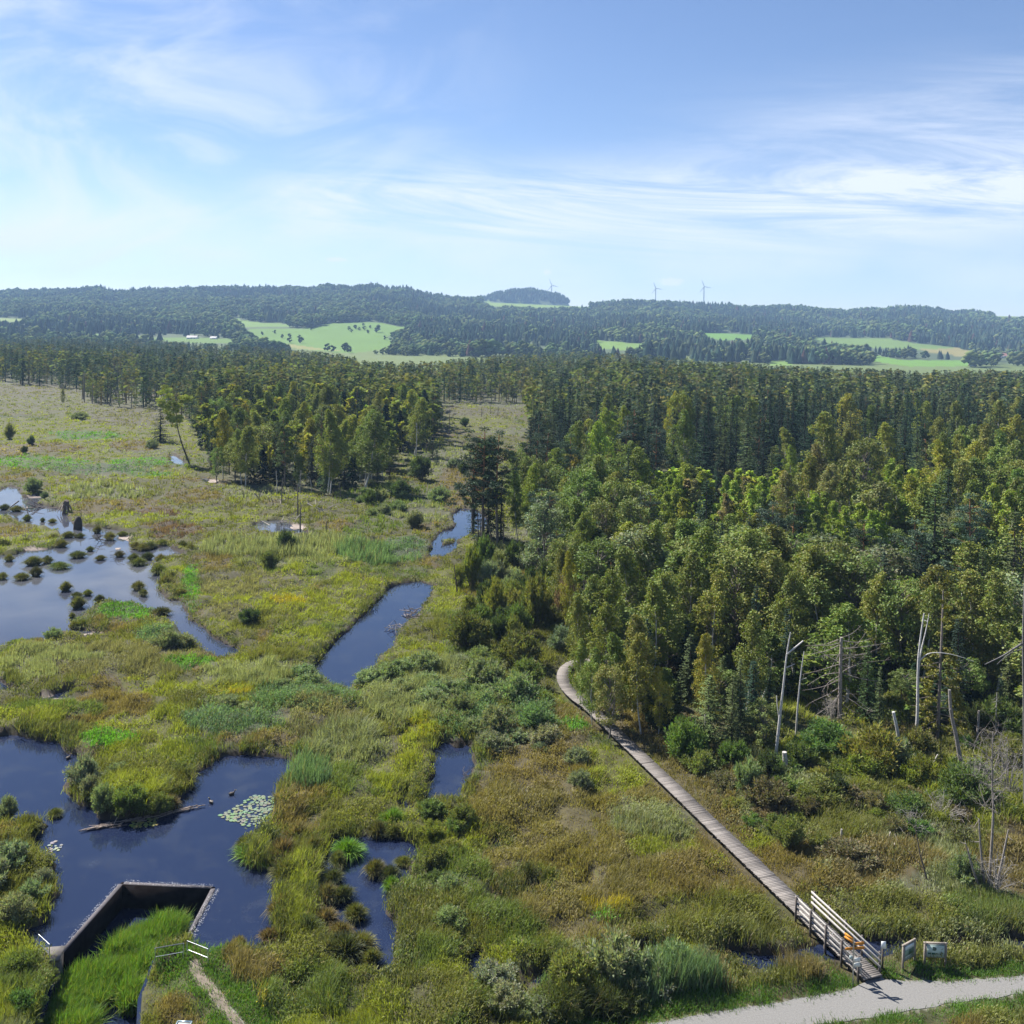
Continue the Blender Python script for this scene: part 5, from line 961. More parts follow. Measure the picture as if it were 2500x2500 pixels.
for cf, nv in ((False, 5), (True, 4)):
    for v in range(nv):
        m_ = np.where((con == cf) & (np.arange(n) % nv == v))[0]; w_ = g.uniform(.95, 1.35, len(m_)) * (1.0 if cf else 1.30)
        base_ = np.array([(.042,.072,.045), (.033,.060,.042), (.055,.074,.042)] if cf else [(.115,.172,.062), (.085,.135,.055), (.150,.190,.064), (.125,.150,.056)])
        tm = base_[g.integers(len(base_), size=len(m_))] * g.uniform(.60, 1.35, (len(m_), 1))
        if cf: rd_ = g.random(len(m_)) < .03; tm[rd_] = (.09, .055, .045)
        emit(store, *scatter(blob(200 + v, cf), X[m_], Y[m_], Z[m_] - .5, S[m_], w_, tm, g))
join(store, 'hill_woods', FARLEAF)

# place things on the slopes by the spot where they stand in the photograph
def on_slope(px, py):
    Yd = np.linspace(1250, 3640, 1600); X = (px - CX) / F * Yd; Z = terrain(X, Yd); _, yy = proj(np.column_stack([X, Yd, Z])); i = np.argmax(yy <= py)
    return np.array([X[i], Yd[i], Z[i]])
bl_me = [mesh_np('small_crown', *blob(300 + i), FARLEAF) for i in range(3)]
for i, (x, y, h) in enumerate([(852,806,9),(858,812,8),(866,803,9),(876,807,8),(889,806,9),(898,814,8),(903,801,7),(885,796,7),(921,812,17),(940,830,10),(690,826,9),(706,824,9),(730,828,10),(706,838,13),(735,838,14),(800,858,18),(812,860,15),(842,858,19),(852,862,18),(612,822,9),(640,818,8),(670,815,9),(1000,864,10),(980,862,9),(760,806,8)]):
    p_ = on_slope(x, y); s = h * .8 * p_[1] / F; e = empty('field_tree', tuple(p_ - [0, 0, .5]), i * 1.3, (s * 2, s * 2, s * 1.5))
    o_ = put('crown', bl_me[i % 3], e, tint=(.055, .085, .032))
    tag(e, 'small round tree dotted on the sunlit green pasture below the hills' if h < 11 else 'larger dark tree standing at the lower edge of the sunlit pasture', 'tree', 'scattered trees on the pasture')

# farmhouses of the two villages under the hills
def house(px, py, w, hgt, wallc, roofc, rz, label, grp):
    p_ = on_slope(px, py); s = p_[1] / F; W_, D_, Hh = w * s, w * s * .8, hgt * s * .5; e = empty('house', tuple(p_ - [0, 0, .3]), rz)
    b = MB(); b.box((0, 0, Hh / 2), (W_, D_, Hh), wallc); b.add([[-W_/2, -D_/2, Hh], [-W_/2, D_/2, Hh], [-W_/2, 0, Hh * 1.95], [W_/2, -D_/2, Hh], [W_/2, D_/2, Hh], [W_/2, 0, Hh * 1.95]], [[0, 2, 1], [3, 4, 5]], wallc)
    put('wall', b.mesh('wall', PAINT), e)
    r_ = MB(); ov = .6
    for sgn in (-1, 1): r_.add([[-W_/2 - ov, sgn * (D_/2 + ov), Hh - .3], [W_/2 + ov, sgn * (D_/2 + ov), Hh - .3], [W_/2 + ov, 0, Hh * 1.95 + .35], [-W_/2 - ov, 0, Hh * 1.95 + .35]], [[0, 1, 2, 3]] if sgn < 0 else [[3, 2, 1, 0]], roofc)
    rf = put('roof', r_.mesh('roof', CONCRETE), e); c_ = MB(); c_.box((W_ * .2, .3, Hh * 2.0), (.9, .9, 1.8), (.3, .15, .1)); put('chimney', c_.mesh('chimney', CONCRETE), rf)
    for q in range(3):
        w_ = MB(); w_.box((W_ * (-.3 + .3 * q), -D_/2 - .04, Hh * .5), (W_ * .12, .1, Hh * .34), (.05, .06, .07)); put('window', w_.mesh('window', PAINT), e)
    tag(e, label, 'house', grp)
RW, GRW = (.42, .15, .10), (.30, .16, .13)
for a in [(2424,872,14,11,(.75,.72,.66),RW,.3,'red roofed house at the left end of the village on the right'),(2446,874,20,12,(.7,.65,.6),GRW,-.2,'long brown roofed barn in the middle of the village on the right'),(2478,870,16,14,(.72,.68,.6),(.36,.22,.2),.5,'tall gabled house above the barn in the village on the right'),(2492,884,14,11,(.78,.6,.4),RW,.1,'orange walled house at the edge of the photo in the village on the right'),(2372,876,9,6,(.85,.85,.85),(.5,.5,.5),.2,'small white shed at the right end of the green field')]:
    house(*a, 'houses of the village on the right')
for a in [(281,805,12,8,(.7,.62,.55),RW,.3,'red roofed farmhouse half hidden in trees under the left hills'),(384,806,13,9,(.7,.6,.52),GRW,-.3,'brown roofed farmhouse among trees left of the pasture'),(414,803,9,7,(.8,.78,.74),RW,.1,'small red roofed house among trees left of the pasture'),(470,827,24,8,(.82,.82,.82),(.45,.42,.4),.05,'long white farm building behind the dark bog wood'),(522,828,15,7,(.85,.85,.85),(.5,.48,.46),-.1,'white shed right of the long white farm building'),(534,812,9,7,(.6,.45,.38),RW,.2,'small red house above the white shed')]:
    house(*a, 'farm buildings under the left hills')

# wind turbines beyond the ridge
def turbine(hx, hy, Yd, label, bl):
    hub = at_dist(np.array(float(hx)), np.array(float(hy)), Yd); L = bl * Yd / F; gz_ = 95.0
    e = empty('wind_turbine', (hub[0], hub[1], gz_)); hz = hub[2] - gz_
    t = MB(); t.tube([(0, 0, 0), (0, 0, hz * .5), (0, 0, hz - 1)], [3.4, 2.8, 2.1], (.22, .23, .25), 12); put('tower', t.mesh('tower', PAINT, True), e)
    t = MB(); t.box((0, 1.5, hz), (3.4, 9, 3.6), (.34, .355, .38)); put('nacelle', t.mesh('nacelle', PAINT), e)
    t = MB(); t.tube([(0, -3.0, hz), (0, -4.6, hz), (0, -5.4, hz)], [1.7, 1.5, .3], (.34, .355, .38), 10); put('hub', t.mesh('hub', PAINT, True), e)
    for an in (-22, 98, 218):
        a = R(an); d = np.array([math.sin(a), 0, math.cos(a)]); sdv = np.array([math.cos(a), 0, -math.sin(a)]); o0 = np.array([0, -4.2, hz])
        b = MB(); 
        for s0, s1, w0, w1 in ((.0, .2, 2.0, 4.2), (.2, 1.0, 4.2, 1.0)):
            P = [o0 + d * L * s + sdv * w * q * .5 + np.array([0, yy * (1 - s * .7), 0]) for s, w in ((s0, w0), (s1, w1)) for q in (-1, 1) for yy in (-.4, .4)]
            b.add(P, [[0, 1, 3, 2], [4, 6, 7, 5], [0, 4, 5, 1], [2, 3, 7, 6], [0, 2, 6, 4], [1, 5, 7, 3]], (.34, .355, .38))
        put('blade', b.mesh('blade', PAINT), e)
    tag(e, label, 'wind turbine', 'wind turbines on the skyline')
turbine(1347, 697, 5600, 'wind turbine half hidden behind the wooded hillock', 17)
turbine(1601, 704, 5400, 'wind turbine standing below the small white cloud', 17)
turbine(1719, 700, 5200, 'wind turbine with the whole tower clear of the ridge, rightmost of three', 18)
# ------------------------------------------------------------------ dead trees: pixel outlines stood up in the upright plane through their foot
PALE = (.42, .41, .40); SILVER = (.34, .32, .30); DEADBROWN = (.12, .095, .08); DGREY = (.20, .18, .165)
def pl(pts, Y):
    a = np.array(pts, float); return at_dist(a[:, 0], a[:, 1], Y)
def smooth_line(P, k=4):
    P = np.asarray(P, float); n = len(P)
    if n < 3: return np.vstack([P[0] + (P[1] - P[0]) * t for t in np.linspace(0, 1, 5)])
    out = []
    for i in range(n - 1):
        p0, p1, p2, p3 = P[max(0, i - 1)], P[i], P[i + 1], P[min(n - 1, i + 2)]
        for t in np.arange(k) / k: out.append(.5 * ((2 * p1) + (-p0 + p2) * t + (2 * p0 - 5 * p1 + 4 * p2 - p3) * t * t + (-p0 + 3 * p1 - 3 * p2 + p3) * t ** 3))
    return np.array(out + [P[-1]])
def dead_tree(name, trunk, r0, r1, c, label, branches=(), twigs=0, tl=.5, group=None, foliage=None, cat='dead tree'):
    Yb = at(float(trunk[0][0]), float(trunk[0][1]), .2)[1]; base = at(float(trunk[0][0]), float(trunk[0][1]), .2); g = np.random.default_rng(int(trunk[0][0] * 7 + trunk[0][1]))
    e = empty(name, tuple(base)); P = smooth_line(pl(trunk, Yb)) - base; P[0, 2] -= .4
    t = MB(); t.tube(P, np.linspace(r0, r1, len(P)), np.array(c) * np.linspace(.8, 1.1, len(P))[:, None], 8); put('trunk', t.mesh('trunk', BARK, True), e)
    if 0 < len(branches) <= 8:
        for br in branches:
            pts, ra, rb = br[:3]; dep = br[3] if len(br) > 3 else g.normal() * .8; b = MB()
            Q = smooth_line(pl(pts, Yb)) - base; Q[:, 1] += np.linspace(0, 1, len(Q)) * dep; b.tube(Q, np.linspace(ra, rb, len(Q)), np.array(c) * g.uniform(.85, 1.15), 5)
            for _ in range(int(twigs)):
                i = g.integers(2, len(Q)); d = rdir(1, g, .1)[0] * tl * g.uniform(.4, 1.2); b.tube([Q[i - 1], Q[i - 1] + d * .6 + [0, 0, .05], Q[i - 1] + d], [rb * 1.1, rb * .8, .004], np.array(c) * g.uniform(.8, 1.1), 3, False)
            put('branch', b.mesh('branch', BARK, True), e)
    elif branches or twigs:
        b = MB()
        for br in branches:
            pts, ra, rb = br[:3]; dep = br[3] if len(br) > 3 else g.normal() * .8
            Q = smooth_line(pl(pts, Yb)) - base; Q[:, 1] += np.linspace(0, 1, len(Q)) * dep; b.tube(Q, np.linspace(ra, rb, len(Q)), np.array(c) * g.uniform(.85, 1.15), 5)
            for _ in range(int(twigs)):
                i = g.integers(2, len(Q)); d = rdir(1, g, .1)[0] * tl * g.uniform(.4, 1.2); b.tube([Q[i - 1], Q[i - 1] + d * .6 + [0, 0, .05], Q[i - 1] + d], [rb * 1.1, rb * .8, .004], np.array(c) * g.uniform(.8, 1.1), 3, False)
        if not branches:
            for _ in range(int(twigs)):
                i = g.integers(len(P) // 3, len(P)); d = rdir(1, g, .05)[0] * tl * g.uniform(.3, 1.2); d[2] *= .5; b.tube([P[i], P[i] + d * .6, P[i] + d + [0, 0, .1]], [r1 * .8, r1 * .5, .005], np.array(c) * g.uniform(.8, 1.1), 4, False)
        put('branches', b.mesh('branches', BARK, True), e)
    if foliage:
        pts, rads, per, tint = foliage[:4]; fL = foliage[4] if len(foliage) > 4 else .26; f = MB(); ctr = np.array([at_dist(np.array(float(x)), np.array(float(y)), Yb + g.normal() * .7) - base for x, y in pts])
        clumps(f, ctr, rads, per, fL, fL * .46, g, flat=.6, up=.3); put('foliage', f.mesh('foliage', NEEDLE), e, tint=tint)
    return tag(e, label, cat, group)
dead_tree('dead_birch', [(1892,1866),(1903,1760),(1912,1680),(1921,1597),(1930,1544)], (.15), .04, PALE, 'white dead birch leaning right with a snapped top, in front of the dark forest gap', [([(1921,1597),(1938,1580),(1957,1560)], .10, .06, -.5), ([(1920,1630),(1937,1617)], .07, .04, -.4), ([(1903,1760),(1898,1720),(1898,1700)], .05, .03, .2)])
dead_tree('dead_birch', [(1943,1803),(1948,1720),(1956,1640),(1963,1591)], .11, .03, PALE, 'thin white dead birch pole just left of the bare many-armed spruce', [([(1955,1660),(1966,1650)], .03, .01), ([(1948,1720),(1960,1712)], .03, .01)])
dead_tree('snag', [(1918,1891),(1917,1862),(1915,1836)], .24, .20, SILVER, 'short thick grey stump standing below the leaning white dead birch')
br = []
for (xs, ys, pts) in [(2052,1558,[(2085,1552),(2115,1536)]),(2053,1563,[(2092,1566),(2128,1553)]),(2054,1582,[(2100,1590),(2145,1560)]),(2055,1585,[(2120,1576),(2172,1567)]),(2056,1600,[(2105,1600),(2155,1588)]),(2056,1612,[(2100,1608),(2152,1607)]),(2058,1592,[(2068,1608),(2090,1614),(2145,1618)]),(2057,1640,[(2105,1624),(2185,1618)]),(2057,1642,[(2090,1652),(2140,1658),(2155,1650)]),(2050,1570,[(2010,1573),(1975,1565)]),(2047,1562,[(2030,1585),(1990,1602)]),(2048,1575,[(2015,1592),(1965,1602)]),(2049,1600,[(2020,1600),(1970,1612)]),(2050,1618,[(2020,1605),(1995,1596)]),(2048,1622,[(2005,1640),(1960,1655)]),(2047,1643,[(2010,1645),(1965,1668)]),(2047,1660,[(2015,1680),(1965,1694)]),(2046,1680,[(2025,1695),(1985,1715),(1968,1728)]),(2047,1690,[(2030,1708),(1960,1750)]),(2058,1680,[(2075,1690),(2095,1708),(2115,1722)]),(2059,1698,[(2080,1708),(2105,1722),(2130,1718)]),(2057,1625,[(2080,1630),(2108,1622)]),(2046,1700,[(2035,1718),(2030,1735)]),(2058,1720,[(2080,1735),(2110,1745)]),(2050,1595,[(2030,1618),(2015,1640)]),(2049,1650,[(2020,1662),(2000,1682)])]:
    br.append(([(xs, ys)] + pts, .040, .010, float(np.random.default_rng(xs + ys).normal() * 1.1)))
dead_tree('dead_spruce', [(2050,1764),(2051,1700),(2052,1630),(2054,1556)], .22, .13, (.26,.225,.20), 'bare dead spruce with a broken top and long grey arms on both sides', br, twigs=9, tl=.75)
dead_tree('dead_birch', [(2236,1812),(2240,1740),(2241,1655),(2243,1600),(2249,1545),(2256,1497)], .16, .05, PALE, 'tall white dead birch forking in two near the top, right of the bare spruce', [([(2242,1640),(2250,1590),(2262,1545),(2272,1500)], .09, .03, .3), ([(2246,1612),(2262,1597),(2282,1592),(2312,1594),(2342,1601),(2372,1611)], .06, .02, -.4), ([(2244,1580),(2250,1540)], .05, .02, .1)], twigs=1)
fp = [(2256+dx, y) for y in range(1625, 1800, 14) for dx in (-0, )]
gg = np.random.default_rng(4); fpts = [(2297 + s * gg.uniform(10, 20 + 38 * ((y - 1560) / 240) ** .5), y + gg.uniform(-5, 5)) for y in range(1585, 1800, 7) for s in (-1, 1, gg.choice([-1, 1]))] + [(2302 + gg.uniform(-14, 14), y) for y in range(1420, 1560, 16)]
dead_tree('half_dead_spruce', [(2289,1802),(2293,1700),(2297,1600),(2301,1500),(2303,1440)], .17, .05, (.20,.17,.15), 'half dead spruce with mossy yellow green tufts on its lower limbs', [([(2294,1700 + k * 14), (2294 + s * 25, 1702 + k * 15), (2294 + s * 52, 1708 + k * 16)], .035, .01, gg.normal() * .8) for k in range(-6, 7) for s in (-1, 1)], twigs=1, foliage=(fpts, gg.uniform(.28, .5, len(fpts)), 60, (.14, .14, .022)), cat='tree')
dead_tree('snag', [(2358,1908),(2345,1855),(2334,1795),(2322,1740),(2318,1684)], .21, .11, DGREY, 'leaning grey dead trunk without branches, in front of the mossy half dead spruce', [([(2322,1730),(2300,1722)], .04, .01), ([(2334,1790),(2310,1778)], .04, .01)])
dead_tree('snag', [(2200,1846),(2192,1790),(2181,1738)], .16, .13, PALE, 'short pale leaning snag with ivy green shoots on its top', foliage=([(2180,1742),(2186,1762),(2176,1790),(2180,1820)], [.5,.45,.5,.5], 70, (.09,.11,.025)))
dead_tree('dead_tree', [(2413,2176),(2420,2080),(2425,1980),(2422,1900),(2424,1786)], .11, .03, DGREY, 'slender bare grey tree rising from the willow clump at the right of the marsh', [([(2422,1905),(2400,1870),(2380,1845)], .035, .01), ([(2424,1800),(2436,1780),(2440,1765)], .02, .006), ([(2422,1960),(2450,1945),(2475,1935)], .03, .01), ([(2422,1975),(2395,1960),(2370,1950)], .03, .01), ([(2423,1890),(2445,1850),(2460,1800)], .035, .01), ([(2424,1850),(2440,1820),(2452,1790)], .03, .01), ([(2424,1860),(2400,1835),(2370,1820)], .03, .01), ([(2424,1830),(2405,1808),(2392,1790)], .025, .01), ([(2423,1910),(2450,1900),(2475,1870)], .03, .01), ([(2423,1920),(2390,1905),(2365,1880)], .03, .01), ([(2423,1935),(2445,1925),(2480,1920)], .025, .01)], twigs=22, tl=1.5)
for i, (pts, lb) in enumerate([([(2405,2180),(2398,2110),(2392,2040),(2390,2000)], 'dark leaning bare stem at the left of the willow clump'), ([(2432,2165),(2445,2110),(2455,2060),(2462,2025)], 'bare stem leaning right out of the willow clump'), ([(2396,2186),(2375,2120),(2358,2060)], 'dark crooked bare stem leaning left over the willow clump')]):
    dead_tree('dead_tree', pts, .10, .035, DGREY, lb, twigs=4, tl=.8)
dead_tree('dead_tree', [(2266,2162),(2256,2120),(2246,2085),(2240,2050),(2234,2018)], .07, .02, DEADBROWN, 'thin crooked bare tree standing alone in the brown sedge right of the boardwalk', [([(2256,2122),(2235,2100),(2218,2080)], .03, .01), ([(2248,2090),(2252,2060),(2250,2035)], .03, .01), ([(2240,2050),(2222,2040),(2210,2020)], .02, .006)], twigs=3, tl=.5)
dead_tree('dead_tree', [(2502,1986),(2501,1850),(2500,1700),(2498,1560),(2503,1400)], .12, .07, (.13,.125,.125), 'tall grey trunk at the right edge of the photo with a splintered hanging limb', [([(2494,1572),(2475,1580),(2440,1598),(2395,1616)], .10, .03, -.6), ([(2494,1585),(2460,1590),(2420,1612)], .05, .02, -.9)], twigs=2)
dead_tree('dead_tree', [(2432,1800),(2431,1760),(2433,1720),(2434,1690)], .07, .02, SILVER, 'little bare pole with short twigs under the dark trees at the right', twigs=14, tl=.8)
dead_tree('snag', [(2385,1815),(2388,1770),(2390,1735)], .12, .09, DGREY, 'short grey snag between the leaning dead trunk and the little bare pole')
dead_tree('dead_birch', [(2340,1560),(2360,1520),(2378,1490),(2388,1468)], .06, .03, PALE, 'white birch pole leaning right among the green crowns above the hanging limb')
for i, (x0, y0, x1, y1, lb) in enumerate([(2000,1918,1999,1893,'short weathered post in the shrubs right of the grey stump'),(2053,2052,2055,2024,'small pale snag in the sedge right of the olive shrubs'),(2391,1985,2392,1950,'thin upright snag in the yellow green shrubs near the slender bare tree'),(2270,1880,2290,1842,'thin leaning grey branch in front of the mossy half dead spruce')]):
    dead_tree('snag', [(x0, y0), ((x0 + x1) / 2, (y0 + y1) / 2), (x1, y1)], .10, .06, SILVER, lb)
# grey snags in the flooded ground round the island stand
for x, y0, y1, w, lb in [(676,1207,1150,.16,'tallest pale snag before the dark island stand, with a split top'),(688,1232,1168,.14,'grey snag just right of the split topped snag'),(733,1205,1148,.13,'slim pale snag before the island stand'),(760,1208,1165,.13,'short pale snag before the island stand, right of the slim one'),(727,1262,1182,.16,'dark tall snag in the marsh in front of the island stand'),(733,1296,1228,.15,'dark snag at the edge of the brown pool'),(634,1222,1196,.12,'leaning stub at the left front of the island stand'),(703,1236,1210,.12,'small stub between the dark snag and the island stand'),(794,1300,1272,.14,'dark stub on the bank right of the brown pool'),(830,1222,1178,.12,'forked grey snag at the right front of the island stand'),(752,1240,1222,.10,'low stub in the marsh right of the dark snag'),(595,1218,1195,.10,'low stub under the paired white birches'),(665,1242,1215,.10,'low stub below the split topped snag')]:
    dead_tree('snag', [(x, y0), (x + (x % 3 - 1) * 2, (y0 + y1) / 2), (x + (x % 5 - 2) * 2, y1)], w, w * .45, SILVER if 'pale' in lb or 'slim' in lb else (.13,.115,.10), lb, twigs=3, tl=.5, group='snags before the island stand')
for x, y0, y1, lb in [(1016,1128,1034,'slim white dead birch at the right end of the island stand'),(1096,1065,998,'tall dark dead pole in the open marsh beyond the island stand'),(1129,1095,1075,'short dark pole in the marsh left of the twin pine'),(1175,1019,990,'dark dead pole in the far marsh clearing'),(1215,1016,992,'second dark dead pole in the far marsh clearing'),(1196,1012,988,'thin dark dead pole between two others in the far marsh clearing'),(1040,1112,1080,'thin dead pole beside the small trees at the stand\'s right end'),(891,1148+45,1145,'white lower trunk at the right front of the island stand')]:
    dead_tree('dead_tree', [(x, y0), (x + 1, (y0 + y1) / 2), (x + 2, y1)], .16, .06, PALE if 'white' in lb else DEADBROWN, lb, twigs=6, tl=.9)
# the birch that leans over the meadow on its long curved stem
e_lab = 'birch leaning left on a long curved bare stem beside the marsh runnel'
gg = np.random.default_rng(8); fc = [(430 + gg.normal() * (16 if y < 1000 else 7), y + gg.normal() * 4) for y in range(950, 1040, 4)] + [(402 + gg.normal() * 8, 985 + gg.normal() * 8) for _ in range(6)] + [(452 + gg.normal() * 6, 975 + gg.normal() * 8) for _ in range(5)]
dead_tree('leaning_birch', [(464,1136),(450,1100),(440,1070),(433,1040),(430,1000),(430,955)], .24, .05, (.10,.085,.07), e_lab, foliage=(fc, gg.uniform(.9, 1.5, len(fc)), 120, (.26, .30, .05), .55), cat='birch')
# bare stems by the twin pine
for x, y0, x1, y1, lb in [(1207,1338,1180,1235,'dark bare trunk leaning left below the twin pine'),(1168,1325,1166,1245,'thin bare pole left of the leaning bare trunk'),(1175,1338,1172,1262,'thin bare pole close beside another below the twin pine'),(1230,1338,1228,1262,'thin bare pole right of the leaning bare trunk'),(1187,1338,1187,1305,'dark broken stump at the foot of the twin pine'),(1117,1450,1108,1375,'crooked dark bare bush stem above the long middle pond')]:
    dead_tree('dead_tree', [(x, y0), ((x * 2 + x1) / 3, (y0 * 2 + y1) / 3), (x1, y1)], .14, .05, DEADBROWN, lb, twigs=8, tl=.9)
dead_tree('dead_tree', [(1648,1070),(1647,1040),(1648,1003)], .15, .05, (.36,.35,.34), 'white bare dead spruce in the spruce wall below the round pale green tree', [([(1648,1015 + 5 * k), (1648 + s * 10, 1014 + 5 * k), (1648 + s * (12 + k), 1018 + 5 * k)], .04, .015) for k in range(8) for s in (-1, 1)], twigs=2, tl=.9)
dead_tree('dead_tree', [(2168,1060),(2168,1025),(2169,988)], .15, .04, (.36,.36,.36), 'silver dead spruce with ladder like side twigs in the spruce wall', [([(2168,995 + 5 * k), (2168 + s * (4 + k), 997 + 5 * k), (2168 + s * (6 + k * 1.4), 1001 + 5 * k)], .04, .015) for k in range(9) for s in (-1, 1)])
dead_tree('dead_tree', [(2272,1010),(2272,965),(2272,928)], .16, .05, (.28,.26,.25), 'tall grey dead pole sticking up behind the spruce wall', twigs=14, tl=1.3)
dead_tree('dead_tree', [(2300,1040),(2296,1010),(2290,988)], .15, .05, (.26,.235,.225), 'grey leafless spread out tree right of the tall dead pole', [([(2298,1020),(2310,1005),(2318,985)], .06, .02), ([(2297,1015),(2285,1000),(2275,985)], .06, .02), ([(2300,1030),(2320,1022),(2330,1010)], .06, .02)], twigs=9, tl=1.8)

def bare_shrub(px, py, wpx, hpx, n, label):
    b0 = at(float(px), float(py), .2); g = np.random.default_rng(int(px * 3 + py)); s_ = b0[1] / F; Wm, Hm = wpx * s_, hpx * s_; e = empty('bare_shrub', tuple(b0)); st, tw_ = MB(), MB()
    for _ in range(n):
        a = g.random() * 6.28; sp = g.random() ** .6; tip = np.array([math.cos(a) * sp * Wm / 2, math.sin(a) * sp * Wm / 2, Hm * (1.05 - .5 * sp ** 2) * g.uniform(.7, 1)]); md = tip * [.45, .45, .6]
        P = smooth_line([np.array([g.normal() * .12, g.normal() * .12, -.1]), md, tip], 4); c = np.array((.27, .25, .23)) * g.uniform(.75, 1.25); st.tube(P, np.linspace(.035, .008, len(P)), c, 4, False)
        for _ in range(9):
            i = g.integers(3, len(P)); d = unit((tip - md) * .5 / Hm + rdir(1, g, .1)[0] * .7) * g.uniform(.25, .9); q_ = P[i] + d * .5 + g.normal(size=3) * .05; tw_.tube([P[i], q_, P[i] + d], [.012, .008, .003], c * g.uniform(.85, 1.15), 3, False)
    put('stems', st.mesh('stems', BARK, True), e); put('twigs', tw_.mesh('twigs', BARK), e); tag(e, label, 'dead shrub')
bare_shrub(2385, 1960, 130, 130, 26, 'grey leafless shrub left of the slender bare tree'); bare_shrub(2462, 1950, 120, 150, 26, 'grey leafless shrub right of the slender bare tree at the photo edge'); bare_shrub(2300, 2010, 120, 80, 22, 'low leafless grey shrub behind the scattered fallen twigs'); bare_shrub(2430, 2190, 110, 110, 24, 'bare twiggy bush round the feet of the willow clump stems'); bare_shrub(2225, 2040, 110, 70, 20, 'low tangled leafless bush in front of the grey brush pile'); bare_shrub(2030, 1765, 90, 70, 18, 'bare brushwood at the foot of the bare dead spruce')

# ------------------------------------------------------------------ driftwood, stumps, stick dam, brush piles
def sticks(name, px, py, w, n, c, label, cat, L=(.6, 1.8), hgt=.5, r=.03, grp=None):
    b0 = at(float(px), float(py), .2); g = np.random.default_rng(int(px + py)); wm_ = w * b0[1] / F; mb = MB()
    for _ in range(n):
        p = np.array([g.normal() * wm_ * .28, g.normal() * wm_ * .3, g.random() * hgt]); d = rdir(1, g, 0, .45)[0] * g.uniform(*L) / 2
        m_ = p + g.normal(size=3) * .12; mb.tube(smooth_line([p - d, m_, p + d], 3), np.linspace(r * g.uniform(.7, 1.3), r * .35, 7), np.array(c) * g.uniform(.7, 1.25), 5)
    o_ = put(name, mb.mesh(name, BARK, True), None, tuple(b0)); return tag(o_, label, cat, grp)
sticks('brush_pile', 2210, 1990, 110, 90, (.26,.23,.20), 'wide tangle of grey fallen branches in the shrubs right of the boardwalk', 'brush pile', (.8, 2.6), .7)
sticks('brush_pile', 2160, 2075, 60, 34, (.40,.37,.33), 'bleached heap of fallen branches nearest the brown sedge', 'brush pile', (.7, 2.0), .5, .04)
sticks('brush_pile', 2440, 2120, 70, 34, (.34,.30,.26), 'pale fallen branches behind the willow clump at the right', 'brush pile', (.7, 2.0), .4, .035)
sticks('brush_pile', 2330, 2040, 110, 40, (.28,.24,.21), 'scattered fallen twigs left of the slender bare tree', 'brush pile', (.7, 2.2), .4, .03)
sticks('brush_pile', 790, 1252, 60, 16, (.36,.32,.28), 'long fallen logs lying in the flooded ground before the island stand', 'logs', (2.5, 6.0), .4, .12)
sticks('brush_pile', 700, 1225, 120, 22, (.20,.17,.15), 'dark fallen wood strewn at the foot of the island stand', 'logs', (2.0, 5.0), .3, .10)
sticks('root_plate', 1008, 1512, 34, 34, (.20,.17,.16), 'upturned root plate with bristling roots on the edge of the long middle pond', 'stump', (.8, 2.0), 1.2, .06)
sticks('driftwood', 965, 1535, 46, 22, (.24,.21,.18), 'grey driftwood beside the grassy hump in the long middle pond', 'driftwood', (.8, 2.2), .3, .04)
sticks('driftwood', 1142, 1900, 26, 16, (.13,.11,.09), 'dark dead twigs at the right bank of the upright pond', 'driftwood', (.5, 1.2), .6, .02)
sticks('driftwood', 245, 1322, 30, 7, (.07,.06,.05), 'dark forked driftwood sticking out of the lagoon below two tussocks', 'driftwood', (1.2, 3.0), .9, .07)
sticks('driftwood', 292, 1357, 34, 9, (.07,.06,.05), 'dark twigs standing out of the lagoon round a single tussock', 'driftwood', (1.0, 2.6), .8, .05)
sticks('driftwood', 110, 1238, 90, 12, (.17,.14,.12), 'grey log raft reaching into the upper lagoon from the bank', 'driftwood', (2.0, 6.0), .25, .12)
sticks('driftwood', 700, 1272, 80, 10, (.30,.27,.24), 'pale logs at the far rim of the brown pool', 'logs', (2.0, 5.0), .25, .10)
b0 = at(160., 1252., .2); e = empty('root_stump', tuple(b0)); t = MB(); s_ = b0[1] / F
t.tube([(0, 0, -.3), (.1, 0, .8), (0, .1, 1.9), (.2, 0, 2.4)], [.75, .55, .6, .42], (.10,.08,.065), 9); put('stump_body', t.mesh('stump_body', BARK, True), e)
t = MB()
for k in range(7): a = k * .9; t.tube([(0, 0, 1.6), (.8 * math.cos(a), .8 * math.sin(a), 1.2 + .2 * (k % 3)), (1.5 * math.cos(a), 1.5 * math.sin(a), .1)], [.16, .12, .05], (.24,.20,.17), 5)
put('roots', t.mesh('roots', BARK, True), e); tag(e, 'tall brown tree stump with exposed roots at the right bank of the upper lagoon', 'stump')
b0 = at(190., 1290., .1); e = empty('bog_stump', tuple(b0)); t = MB(); t.tube([(0, 0, -.4), (0, 0, 1.1), (.05, 0, 1.9), (0, 0, 2.2)], [.8, .72, .5, .12], (.055,.045,.035), 10); put('stump_body', t.mesh('stump_body', BARK, True), e)
t = MB(); t.tube([(.5, 0, 1.6), (.6, 0, 3.1)], [.08, .04], (.07,.06,.05), 5); put('spike', t.mesh('spike', BARK, True), e); tag(e, 'dark dome shaped stump with a thin spike standing in the lagoon', 'stump')
A_, B_ = at(488., 1969., .05), at(212., 2027., .05); mb = MB(); g = np.random.default_rng(6)
